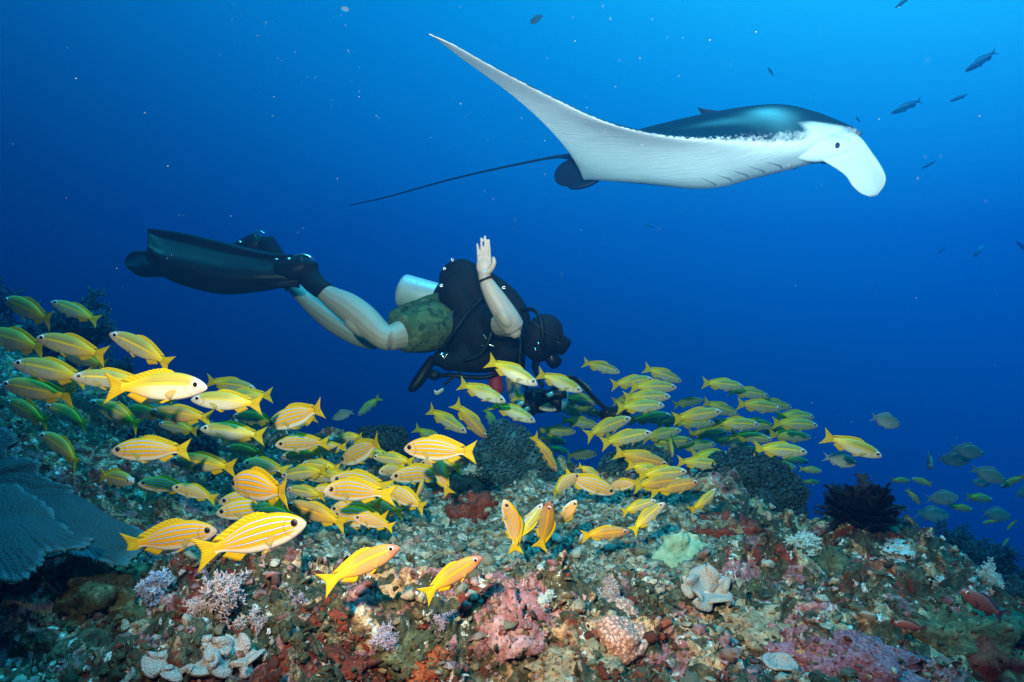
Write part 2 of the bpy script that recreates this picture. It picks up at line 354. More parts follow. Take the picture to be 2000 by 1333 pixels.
def build_manta():
    nw, nc = 121, 46
    s = np.linspace(-1, 1, nw); W = np.sign(s)*1.86*(0.25*np.abs(s)+0.75*np.abs(s)**1.25)
    tt = 0.5-0.5*np.cos(np.pi*np.linspace(0, 1, nc)); tt = np.clip(tt, 0, 1)
    bt = smooth_path(B_TOP, 200); bb = smooth_path(B_BOT, 200)
    V = []; A = []; Bl = []
    for w in W:
        a = abs(w); (ul, zl), (ut, zt) = LE(a), TE(a)
        u = ul+(ut-ul)*tt; zc = zl+(zt-zl)*tt
        arch = 0.02*np.sin(np.pi*tt)*np.clip((a-.2)/.5, 0, 1)*(1-(a/1.86)**2)
        zc = zc+arch*0.6+(.16*max(a-.25, 0)+.35*min(a, .25) if w < 0 else 0)
        B = math.exp(-(a/.43)**2.6); Bb = math.exp(-(a/.44)**2.2)
        E = np.sqrt(np.clip(1-(2*tt-1)**6, 0, 1))
        th = (0.045*(1-(a/1.9)**1.2)+0.006)*np.clip(1.9*np.sqrt(tt)*(1-tt)**0.9, 0, 1)
        top = zc+th+B*E*(np.interp(u, bt[:, 0], bt[:, 1])-zc); bot = zc-th*0.7+Bb*E*(np.interp(u, bb[:, 0], bb[:, 1])-.22*w-zc)
        top[0] = bot[0] = zc[0]; top[-1] = bot[-1] = zc[-1]; top = np.maximum(top, bot)
        ring_u = np.concatenate([u, u[-2:0:-1]]); ring_z = np.concatenate([top, bot[-2:0:-1]])
        side = np.concatenate([np.clip(tt*26, 0, 1), -np.clip(tt[-2:0:-1]*26, 0, 1)]); side[0] = 0
        V.append(np.stack([ring_u, np.full_like(ring_u, w), ring_z], 1)); A.append(side); Bl.append(np.concatenate([tt, tt[-2:0:-1]]))
    V = np.array(V); n, m, _ = V.shape; V = V.reshape(-1, 3); A = np.concatenate(A); Bl = np.concatenate(Bl)
    F = grid_faces(n, m, True)
    u, w = V[:, 0], np.abs(V[:, 1])
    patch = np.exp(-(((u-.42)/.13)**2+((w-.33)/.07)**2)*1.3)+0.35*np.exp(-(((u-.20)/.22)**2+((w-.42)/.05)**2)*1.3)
    headw = np.clip((u-(.60+.25*np.clip((.3-w)/.3, 0, 1)*1.0))/.03, 0, 1)*np.clip((w-.12)/.08, 0, 1)*np.clip((.005+.25*(w-.2)-V[:, 2])/.02, 0, 1)
    t = NT('manta_skin'); a_ = t.attr('side'); n1 = t.noise(26, 5, 0.75, dist=.5); n2 = t.noise(60, 3, 0.7); n0 = t.noise(3, 3)
    edge = t.math('ADD', a_, t.math('MULTIPLY', t.math('SUBTRACT', n1, 0.5), 1.1))
    dark = t.map(edge, -0.25, 0.12)
    belly = t.mix(n0, (0.74, 0.74, 0.70), (0.84, 0.83, 0.80))
    streak = t.n('Mapping'); streak.inputs['Scale'].default_value = (3, 34, 10); streak.inputs['Rotation'].default_value = (0, 0, 0.5); t.set(streak.inputs[0], t.obj())
    st = t.noise(1.6, 4, .7, vec=streak.outputs[0]); belly = t.mix(t.map(st, .45, .72, 0, .38), belly, (0.42, 0.44, 0.44))
    back = t.mix(n0, (0.003, 0.005, 0.008), (0.008, 0.011, 0.015))
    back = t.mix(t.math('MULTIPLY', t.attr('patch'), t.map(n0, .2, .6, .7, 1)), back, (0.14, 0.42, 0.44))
    c = t.mix(dark, belly, back)
    c = t.mix(t.math('MULTIPLY', t.attr('rimspot'), t.map(n2, .54, .62)), c, (0.72, 0.74, 0.76))
    c = t.mix(t.attr('headw'), c, (0.74, 0.74, 0.70))
    t.bump(t.math('ADD', n2, t.math('MULTIPLY', st, 2.5)), 0.22, 0.008)
    global M_manta; M_manta = t.fin(c, 0.6, 0.06)
    rim = np.clip(1-Bl*34, 0, 1)*np.clip((w-.45)/.2, 0, 1)*np.clip((1.5-w)/.3, 0, 1)
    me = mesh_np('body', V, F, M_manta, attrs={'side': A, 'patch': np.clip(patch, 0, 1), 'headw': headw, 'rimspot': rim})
    root = empty('manta_ray', M_C); root.matrix_world = Matrix(((M_f[0], M_r[0], 0, _mc[0]), (M_f[1], M_r[1], 0, _mc[1]), (0, 0, 1, _mc[2]), (0, 0, 0, 1)))
    tag(root, 'large manta ray with white belly and dark back gliding above the diver', 'manta ray')
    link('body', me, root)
    M_white = simple('manta_white_skin', (0.70, 0.70, 0.64), 0.5, 0.35, scale=9, var=.1, bump=.05)
    M_gill = simple('gill_shadow', (.30, .31, .31), .7, .1)
    M_black = simple('manta_black_skin', (0.010, 0.012, 0.018), 0.45, 0.4, scale=12)
    M_eye = simple('manta_eye', (0.012, 0.014, 0.02), 0.15, 0.5, bump=0)
    hg = Geo()
    for sgn in (1, -1):
        # cephalic fin: a curved paddle hanging in front of the mouth
        ns, nv = 34, 17; G = np.zeros((ns, nv, 3)); TH = np.zeros((ns, nv))
        top_ = [m_local(*p, .22) for p in ((1600, 268), (1668, 262), (1706, 303), (1727, 338), (1727, 358), (1711, 378))]
        bot_ = [m_local(*p, .22) for p in ((1578, 306), (1606, 314), (1648, 340), (1664, 362), (1680, 376), (1697, 381))]
        a_ = smooth_path(top_, ns); b_ = smooth_path(bot_, ns)
        for i in range(ns):
            f = i/(ns-1)
            for j in range(nv):
                v = j/(nv-1); q = a_[i]*(1-v)+b_[i]*v
                G[i, j] = (q[0]-(.16+.12*f if sgn < 0 else 0), sgn*(.228-.03*math.sin(math.pi*v)*(1)+.02*math.sin(2.2*f)-.06*f), q[1]+(.10+.24*f if sgn < 0 else 0))
                TH[i, j] = 0.006+0.05*(math.sin(math.pi*min(max(v, 0), 1))**.7)*(1-f)**1.3+.016*math.sin(math.pi*v)
        Vv, Ff = sheet_vf(G, TH); cf = link('cephalic_fin', mesh_np('cephalic_fin', Vv, Ff, M_white), root)
        # eye
        eu, ez = m_local(1634, 282, .29); Ev, Ef = ICO3
        hg.add(Ev*np.array([.17, .055, .078])+np.array([eu-.085, sgn*.208, ez+.01+(.08 if sgn < 0 else 0)]), Ef)
        link('eye', mesh_np('eye', Ev*np.array([.0125, .010, .017])+np.array([eu+.0, sgn*.262, ez]), Ef, M_eye), root)
        # pelvic fin: a rounded lobe
        G = np.zeros((16, 11, 3)); cu, cz = m_local(1112, 337, .10)
        for i in range(16):
            for j in range(11):
                x_, y_ = i/15*2-1, j/10*2-1; xx = x_*math.sqrt(1-.48*y_*y_); yy = y_*math.sqrt(1-.48*x_*x_)
                G[i, j] = (cu+.02-.15*xx, sgn*(.10-.02*xx+.035*yy), cz+.085*yy-.02*xx)
        Vv, Ff = sheet_vf(G, 0.03); link('pelvic_fin', mesh_np('pelvic_fin', Vv, Ff, M_black), root)
        for k in range(5):
            g = Geo(); pts = []
            for a_i in np.linspace(0, 1, 15):
                ww = sgn*(.13+.19*a_i); uu = .44-.10*k-.05*a_i+.03*math.sin(a_i*3); aw = abs(ww); (ul, zl), (ut, zt) = LE(aw), TE(aw); tq = (uu-ul)/(ut-ul); zc = zl+(zt-zl)*tq
                Bb = math.exp(-(aw/.44)**2.2); E = math.sqrt(max(0, 1-(2*tq-1)**6)); th = (0.045*(1-(aw/1.9)**1.2)+0.006)*min(1, 1.9*math.sqrt(tq)*(1-tq)**0.9)
                pts.append((uu, ww, zc-th*.7+Bb*E*(float(np.interp(uu, B_BOT[:, 0], B_BOT[:, 1]))-.22*ww-zc)-.002))
            add_tube(g, pts, .007*np.sin(np.linspace(.15, math.pi-.15, 15)), 6); link('gill_slit', g.mesh('gill_slit', M_gill), root)
    hg.add(ICO4[0]*np.array([.24, .225, .10])+np.array([.60, 0, -.045]), ICO4[1])
    t = NT('manta_head_skin'); sx = t.n('SeparateXYZ'); t.set(sx.inputs[0], t.obj()); nn = t.noise(20, 4); aw = t.math('ABSOLUTE', sx.outputs[1])
    dk = t.math('SUBTRACT', t.math('ADD', sx.outputs[2], t.math('MULTIPLY', t.math('SUBTRACT', nn, .5), .03)), t.math('ADD', t.math('MULTIPLY', aw, .42), -.075)); t.bump(nn, .08, .004)
    hm = t.fin(t.mix(t.map(dk, -.01, .012), (.72, .72, .68), (.004, .006, .009)), .6, .06)
    ho = link('head', hg.mesh('head', hm), root); md = ho.modifiers.new('fuse', 'REMESH'); md.mode = 'VOXEL'; md.voxel_size = .011; md.use_smooth_shade = True; sm = ho.modifiers.new('soft', 'SMOOTH'); sm.factor = .5; sm.iterations = 10
    g = Geo(); tip = [m_local(px, py, w) for px, py, w in ((1112, 306, 0), (1060, 313, -.02), (900, 350, -.05), (760, 388, -.05), (690, 403, -.05))]
    pts = smooth_path([(-.75, 0, .09)]+[(q[0], 0, q[1]) for q in tip], 40)
    add_tube(g, pts, np.interp(np.linspace(0, 1, 40), [0, .12, .25, .4, 1], [.06, .035, .017, .010, .005]), 8)
    link('tail', g.mesh('tail', M_black), root)
    du, dz = m_local(1424, 212, 0); G = np.zeros((8, 6, 3))
    for i in range(8):
        for j in range(6):
            a, b = i/7, j/5; G[i, j] = (du+.12-.26*a-.12*b*(1-a*.4), 0, dz-.07+.115*b*(.35+.65*a))
    Vv, Ff = sheet_vf(G, np.full((8, 6), .014)); link('dorsal_fin', mesh_np('dorsal_fin', Vv, Ff, M_black), root)
    return root
manta = build_manta()
# ================================================================== fish
def fish_mats():
    D = {}
    def stripe_stops(yel, dark, pale):
        st = [(0.0, (0.70, 0.68, 0.70)), (0.14, (0.68, 0.66, 0.66)), (0.23, yel)]
        for c, hw in ((0.34, .023), (0.53, .023), (0.71, .021), (0.87, .017)):
            st += [(c-hw-.014, yel), (c-hw, dark), (c-hw*.35, pale), (c+hw*.35, pale), (c+hw, dark), (c+hw+.014, yel)]
        return st+[(1.0, tuple(x*.8 for x in yel))]
    def base(name):
        t = NT(name); sp = t.n('SeparateXYZ'); t.set(sp.inputs[0], t.uv()); t.u, t.v = sp.outputs[0], sp.outputs[1]
        oi = t.n('ObjectInfo'); t.rnd = oi.outputs['Random']
        mp = t.n('Mapping'); mp.inputs['Scale'].default_value = (60, 34, 1); t.set(mp.inputs[0], t.uv())
        t.scale = t.voronoi(1.0, vec=mp.outputs[0])
        return t
    def face(t, c, dark):
        k = t.math('SUBTRACT', t.v, .45); arc = t.math('SUBTRACT', t.u, t.math('SUBTRACT', .775, t.math('MULTIPLY', t.math('MULTIPLY', k, k), -.45)))
        g1 = t.math('MULTIPLY', t.map(t.math('ABSOLUTE', arc), .003, .016, .5, 0), t.map(t.math('ABSOLUTE', k), .34, .42, 1, 0))
        m1 = t.math('MULTIPLY', t.map(t.math('ABSOLUTE', t.math('SUBTRACT', t.v, t.math('ADD', .30, t.math('MULTIPLY', t.math('SUBTRACT', t.u, .9), .8)))), .02, .05, .7, 0), t.map(t.u, .925, .94))
        return t.mix(t.math('MAXIMUM', g1, m1), c, dark)
    t = base('striped_snapper_skin'); nz = t.noise(7, 2)
    v = t.math('ADD', t.v, t.math('MULTIPLY', t.math('SUBTRACT', nz, .5), .03))
    yel = (0.72, 0.35, 0.003)
    c = t.ramp(v, stripe_stops(yel, (0.055, 0.03, 0.04), (0.46, 0.60, 0.95)))
    plain = t.ramp(v, [(0, (0.70, 0.68, 0.70)), (.18, (.68, .64, .62)), (.3, yel), (1, (.66, .36, .015))])
    c = t.mix(t.map(t.u, .10, .16), plain, c)
    c = t.mix(t.map(t.math('ADD', t.u, t.math('MULTIPLY', t.v, -.10)), .80, .90), c, t.mix(t.v, (0.62, 0.54, 0.56), (0.40, 0.27, 0.16)))
    c = face(t, c, (.22, .11, .06)); c = t.mix(t.map(t.rnd, 0, 1, 0, .25), c, (0.72, 0.50, 0.10), 'MULTIPLY'); t.bump(t.scale, .12, .004); D['stripe'] = t.fin(c, .5, .16)
    for nm, cols in (('plain', ((.46, .46, .43), (.38, .38, .33), (.31, .31, .20), (.76, .50, .02), (.25, .24, .09), (.32, .28, .04), (.46, .36, .34), (.74, .50, .015))),
                     ('peach', ((.48, .26, .15), (.42, .22, .11), (.40, .21, .07), (.70, .33, .01), (.36, .19, .06), (.34, .19, .03), (.32, .12, .09), (.70, .38, .01))),
                     ('silver', ((.80, .78, .76), (.74, .70, .64), (.62, .56, .38), (.60, .46, .06), (.36, .30, .06), (.40, .32, .03), (.55, .47, .45), (.74, .50, .015)))):
        t = base(nm+'_snapper_skin')
        c = t.ramp(t.v, [(0, cols[0]), (.30, cols[1]), (.52, cols[2]), (.56, cols[3]), (.62, cols[3]), (.67, cols[4]), (1, cols[5])])
        ln = t.math('SINE', t.math('MULTIPLY', t.v, 95)); lm = t.math('MULTIPLY', t.map(ln, .0, .9, 0, .6), t.map(t.v, .56, .46))
        c = t.mix(lm, c, (0.50, 0.33, 0.05))
        c = t.mix(t.map(t.u, .40, .08), c, cols[7])
        c = t.mix(t.map(t.u, .78, .93, smooth=True), c, cols[6])
        c = face(t, c, (.20, .14, .10)); c = t.mix(t.map(t.rnd, 0, 1, 0, .3), c, (0.55, 0.5, 0.3), 'MULTIPLY'); t.bump(t.scale, .15, .004); D[nm] = t.fin(c, .45 if nm != 'silver' else .32, .18 if nm != 'silver' else .4)
    def finmat(nm, a, b, rough=.45):
        t = NT(nm); sp = t.n('SeparateXYZ'); t.set(sp.inputs[0], t.uv())
        ray = t.math('SINE', t.math('MULTIPLY', sp.outputs[0], 70)); c = t.mix(t.map(ray, -.6, .9), a, b); c = t.mix(t.map(sp.outputs[1], .75, 1.0, 0, .5), c, a)
        t.bump(ray, .25, .003); m = t.fin(c, rough, .12)
        tr = t.n('BsdfTranslucent'); t.set(tr.inputs[0], c); mx = t.n('MixShader'); mx.inputs[0].default_value = .35
        t.t.links.new(t.b.outputs[0], mx.inputs[1]); t.t.links.new(tr.outputs[0], mx.inputs[2]); t.t.links.new(mx.outputs[0], t.out.inputs[0]); return m
    D['yfin'] = finmat('yellow_fin', (0.66, 0.44, 0.008), (0.86, 0.58, 0.015))
    m = finmat('clear_yellow_fin', (0.60, 0.46, 0.10), (0.74, 0.60, 0.22)); nt = m.node_tree; o_ = next(n for n in nt.nodes if n.type == 'OUTPUT_MATERIAL'); src = o_.inputs[0].links[0].from_socket
    tr = nt.nodes.new('ShaderNodeBsdfTransparent'); mx = nt.nodes.new('ShaderNodeMixShader'); mx.inputs[0].default_value = .6; nt.links.new(src, mx.inputs[1]); nt.links.new(tr.outputs[0], mx.inputs[2]); nt.links.new(mx.outputs[0], o_.inputs[0]); D['pfin'] = m
    D['gfin'] = finmat('grey_fin', (0.20, 0.24, 0.26), (0.42, 0.46, 0.48))
    D['dfin'] = finmat('dusky_fin', (0.03, 0.04, 0.06), (0.08, 0.10, 0.13))
    D['iris2'] = simple('dark_iris', (0.10, 0.05, 0.03), .2, .5, bump=0); D['iris'] = simple('fish_iris', (0.66, 0.58, 0.56), .2, .5, bump=0); D['pupil'] = simple('fish_pupil', (0.006, 0.006, 0.008), .08, .6, bump=0)
    t = base('damsel_skin'); c = t.ramp(t.v, [(0, (.55, .58, .60)), (.3, (.40, .42, .40)), (.7, (.20, .21, .13)), (1, (.10, .12, .09))]); c = t.mix(t.map(t.scale, .2, .6, 0, .45), c, (.10, .11, .10)); t.bump(t.scale, .3, .006); D['damsel'] = t.fin(c, .4, .4)
    D['fusilier'] = simple('fusilier_skin', (0.10, 0.30, 0.42), .6, .1)
    D['anthias'] = simple('anthias_skin', (0.26, 0.08, 0.06), .45, .35, scale=8); D['afin'] = finmat('anthias_fin', (0.12, 0.04, 0.10), (0.2, 0.08, 0.10))
    return D
FM = fish_mats()
SHAPES = {  # x, top, bottom, half width (unit length, snout +0.5)
 'stripe': np.array([(.5, .000, -.012, .004), (.485, .022, -.032, .016), (.455, .050, -.052, .029), (.41, .080, -.074, .040), (.34, .112, -.097, .051), (.25, .138, -.116, .058), (.13, .150, -.124, .061), (0, .142, -.120, .057), (-.11, .112, -.098, .045), (-.2, .074, -.064, .030), (-.27, .048, -.043, .018), (-.33, .042, -.038, .011)]),
 'plain': np.array([(.5, -.004, -.014, .004), (.483, .018, -.030, .017), (.45, .042, -.047, .030), (.40, .068, -.066, .041), (.33, .093, -.084, .051), (.24, .112, -.100, .058), (.13, .120, -.107, .060), (0, .114, -.103, .056), (-.11, .092, -.084, .044), (-.2, .062, -.056, .029), (-.27, .041, -.037, .017), (-.33, .037, -.034, .010)]),
 'damsel': np.array([(.5, .0, -.015, .005), (.48, .035, -.045, .018), (.44, .075, -.08, .034), (.38, .125, -.12, .05), (.28, .178, -.165, .064), (.15, .205, -.19, .07), (.02, .20, -.185, .064), (-.1, .155, -.145, .048), (-.19, .085, -.08, .03), (-.25, .045, -.042, .017), (-.29, .04, -.038, .01)]),
 'fusilier': np.array([(.5, .0, -.01, .004), (.48, .02, -.028, .018), (.42, .05, -.055, .036), (.32, .078, -.08, .05), (.18, .09, -.092, .056), (0, .085, -.085, .05), (-.15, .055, -.055, .034), (-.27, .025, -.025, .014), (-.33, .02, -.02, .009)])}
for _k, _f in (('stripe', 1.12), ('plain', 1.14)): SHAPES[_k] = SHAPES[_k]*np.array([1, _f, _f, 1.05])
def bendit(V, b):
    V = np.array(V, float); a = np.clip(.22-V[:, 0], 0, 1); V[:, 1] += b*a*a*1.6; V[:, 0] += np.abs(b)**2*a*a*.35; return V
def fish_parts(kind, bend):
    """list of (part name, mesh, parent part index)"""
    shape = kind if kind in SHAPES else 'plain'; S = SHAPES[shape]; bodymat = FM[kind]
    fin = {'damsel': FM['gfin'], 'fusilier': FM['fusilier'], 'anthias': FM['afin']}.get(kind, FM['yfin'])
    d = smooth_path(S, 40); d[:, 3] = np.maximum(d[:, 3], .003); n = 22
    th = np.linspace(-np.pi, np.pi, n+1); V = []; UV = []
    for x, tp, bt, hw in d:
        cz = (tp+bt)/2; hz = (tp-bt)/2; s_ = np.sin(th); c_ = np.cos(th)
        yy = hw*np.sign(s_)*np.abs(s_)**.85; zz = cz+hz*c_
        V.append(np.stack([np.full(n+1, x), yy, zz], 1)); UV.append(np.stack([np.full(n+1, (x+.33)/.83), (c_+1)/2], 1))
    V = np.concatenate(V); UV = np.concatenate(UV); F = [grid_faces(40, n+1)]
    c0 = len(V); V = np.concatenate([V, [[.503, 0, (S[0, 1]+S[0, 2])/2], [S[-1, 0]-.004, 0, 0]]]); UV = np.concatenate([UV, [[1, .4], [0, .5]]])
    j = np.arange(n); F.append(np.stack([np.full(n, c0), j, j+1], 1)); F.append(np.stack([np.full(n, c0+1), 39*(n+1)+j+1, 39*(n+1)+j], 1))
    out = [('body', mesh_np('body', bendit(V, bend), F, bodymat, uv=UV), None)]
    top = lambda x: np.interp(x, d[::-1, 0], d[::-1, 1]); bot = lambda x: np.interp(x, d[::-1, 0], d[::-1, 2]); wid = lambda x: np.interp(x, d[::-1, 0], d[::-1, 3])
    def fin_part(name, G, tk, mat=None):
        G = np.asarray(G, float); a, b, _ = G.shape; Vv, Ff = sheet_vf(G, tk)
        uu, vv = np.meshgrid(np.linspace(0, 1, a), np.linspace(0, 1, b), indexing='ij'); uvs = np.stack([uu.ravel(), vv.ravel()], 1); uvs = np.concatenate([uvs, uvs])
        out.append((name, mesh_np(name, bendit(Vv, bend), Ff, mat or fin, uv=uvs), None))
    # tail
    fork = {'damsel': .62, 'fusilier': .6}.get(shape, .34); sp = {'damsel': .15, 'fusilier': .13}.get(shape, .158); x0 = S[-1, 0]+.025; ph = S[-1, 1]*.95
    a, b = 19, 9; G = np.zeros((a, b, 3))
    for i in range(a):
        s_ = -1+2*i/(a-1)
        for k in range(b):
            f = k/(b-1); xe = -.5+fork*.19*(1-abs(s_)**1.25); ze = s_*sp*(1+.0*abs(s_))
            fl = f**1.12
            G[i, k] = (x0+(xe-x0)*f, .004*math.sin(6*s_)*f, s_*ph*(1-fl)+ze*fl)
    fin_part('tail_fin', G, np.linspace(.012, .0015, b)[None, :])
    # dorsal
    a, b = 25, 5; G = np.zeros((a, b, 3)); xs = np.linspace(.22, -.255, a); hf = {'damsel': .06, 'fusilier': .035}.get(shape, .036)
    for i, x in enumerate(xs):
        q = i/(a-1); hh = hf*(min(1, q*5)**.6)*(.80+.25*math.cos((q-.2)*5.5))*(1 if q < .93 else (1-q)/.07*.7+.3)*(1+(.10*math.cos(i*math.pi) if q < .55 else 0))
        for k in range(b): f = k/(b-1); G[i, k] = (x-.045*f*(1+q), 0, top(x)-.012+(hh+.012)*f)
    fin_part('dorsal_fin', G, np.linspace(.008, .0015, b)[None, :])
    # anal
    a, b = 11, 4; G = np.zeros((a, b, 3)); xs = np.linspace(-.06, -.235, a)
    for i, x in enumerate(xs):
        q = i/(a-1); hh = .062*(min(1, q*4)**.7)*(1-.62*q)
        for k in range(b): f = k/(b-1); G[i, k] = (x-.055*f, 0, bot(x)+.010-(hh+.010)*f)
    fin_part('anal_fin', G, np.linspace(.008, .0015, b)[None, :])
    for sg in (1, -1):
        a, b = 7, 6; G = np.zeros((a, b, 3))
        for i in range(a):
            q = -1+2*i/(a-1)
            for k in range(b):
                f = k/(b-1); ln = .115*(1-.35*abs(q)**1.5); G[i, k] = (.235-ln*f, sg*(wid(.235)*.97+.012*f-.004*f*f), -.030-.045*f*.9+q*(.010+.030*f))
        fin_part('pectoral_fin', G, np.linspace(.006, .0012, b)[None, :], FM['pfin'] if fin is FM['yfin'] else None)
        G = np.zeros((5, 5, 3))
        for i in range(5):
            q = i/4
            for k in range(5):
                f = k/4; G[i, k] = (.17-.055*q-.10*f*(1-.3*q), sg*(.018+.016*f), bot(.15)+.012-(.042-.014*q)*f)
        fin_part('pelvic_fin', G, np.linspace(.006, .0012, 5)[None, :])
    er = {'stripe': .036, 'damsel': .032}.get(shape, .034); ex = .408 if shape != 'damsel' else .40; ez = .022 if shape != 'damsel' else .035
    Ev, Ef = ICO2
    for sg in (1, -1):
        yb = wid(ex)*.90
        ei = len(out); out.append(('eye', mesh_np('eye', Ev*np.array([er, er*.42, er])+np.array([ex, sg*yb, ez]), Ef, FM['iris2' if kind == 'stripe' else 'iris']), None))
        out.append(('pupil', mesh_np('pupil', Ev*np.array([er*.70, er*.24, er*.70])+np.array([ex, sg*(yb+er*.27), ez]), Ef, FM['pupil']), ei))
    return out
_cache = {}
def fish_proto(kind, bend):
    k = (kind, round(bend, 2))
    if k not in _cache: _cache[k] = fish_parts(kind, k[1])
    return _cache[k]
_flat = {}
def fish_flat(kind, bend):
    """one mesh for a fish too small to show its parts"""
    k = (kind, round(bend, 2))
    if k not in _flat:
        V = []; F4 = []; F3 = []; mi4 = []; mi3 = []; n = 0; mats = []; UV = []
        for nm, me, _ in fish_proto(kind, bend):
            v = np.empty(len(me.vertices)*3, np.float32); me.vertices.foreach_get('co', v); m = me.materials[0]
            if m not in mats: mats.append(m)
            ix = mats.index(m); uv = np.zeros((len(me.vertices), 2), np.float32)
            ul = me.uv_layers[0].data if me.uv_layers else None
            for p in me.polygons:
                q = [i+n for i in p.vertices]
                (F4 if len(q) == 4 else F3).append(q); (mi4 if len(q) == 4 else mi3).append(ix)
                if ul:
                    for li, vi in zip(p.loop_indices, p.vertices): uv[vi] = ul[li].uv
            V.append(v.reshape(-1, 3)); UV.append(uv); n += len(me.vertices)
        _flat[k] = mesh_np('small_fish', np.concatenate(V), [np.array(F3), np.array(F4)], mats=mats, mat_idx=mi3+mi4, uv=np.concatenate(UV))
    return _flat[k]
NAMES = {'stripe': 'striped_snapper', 'plain': 'yellow_snapper', 'silver': 'yellow_snapper', 'peach': 'yellow_snapper', 'damsel': 'damselfish', 'fusilier': 'fusilier_fish', 'anthias': 'anthias_fish'}
def place_fish(sx, sy, tx, ty, kind, yaw, bend, label, group, L=None, Y=None, roll=0.0, small=False):
    lp = math.hypot(sx-tx, sy-ty); L = L or {'damsel': .15, 'fusilier': .28, 'anthias': .11}.get(kind, .235); ya = math.radians(yaw)
    Ym = Y or L*max(math.cos(ya), .18)/(lp*K)
    gd = min(ground_depth(sx, sy+14), ground_depth(tx, ty+14), ground_depth((sx+tx)/2, (sy+ty)/2+26))
    if Ym > gd-.26: Ym = gd-.26
    L = lp*K*Ym/max(math.cos(ya), .18)
    s = P(sx, sy, Ym-.5*L*math.sin(ya)); t = P(tx, ty, Ym+.5*L*math.sin(ya)); f = (s-t); ln = f.length; f.normalize()
    up = Vector((0, 0, 1)); up = (up-f*up.dot(f))
    if up.length < .2: up = Vector((0, -1, 0.2)); up = up-f*up.dot(f)
    if abs(f.z) > .72: up = Vector((.8, -.45, .1)); up = up-f*up.dot(f)
    up.normalize(); lat = up.cross(f); R = Matrix((f, lat, up)).transposed()
    R = R@Matrix.Rotation(math.radians(roll), 3, 'X')
    M = Matrix.Translation((s+t)/2)@R.to_4x4()@Matrix.Scale(ln, 4)
    if small or lp < 62:
        o = link(NAMES[kind], fish_flat(kind, bend)); o.matrix_world = M
    else:
        o = empty(NAMES[kind]); o.matrix_world = M; obs = []
        for nm, me, par in fish_proto(kind, bend): obs.append(link(nm, me, obs[par] if par is not None else o))
    tag(o, label, 'fish', group); return o
S, Pn, Si, Pe, Da, Fu, An = 'stripe', 'plain', 'silver', 'peach', 'damsel', 'fusilier', 'anthias'
GL, GS, GC, GR, GF, GU = 'snappers on the left above the plate coral', 'blue striped snappers in the foreground school', 'snappers swimming right below the diver', 'snappers in the dense school on the right', 'small fish off the right end of the reef', 'far fusiliers in open water'
LR = 'yellow green snapper facing right inside the dense school on the right'
LF = 'small dim fish off the right end of the reef'
LU = 'faint dark fish far off in the open blue water'
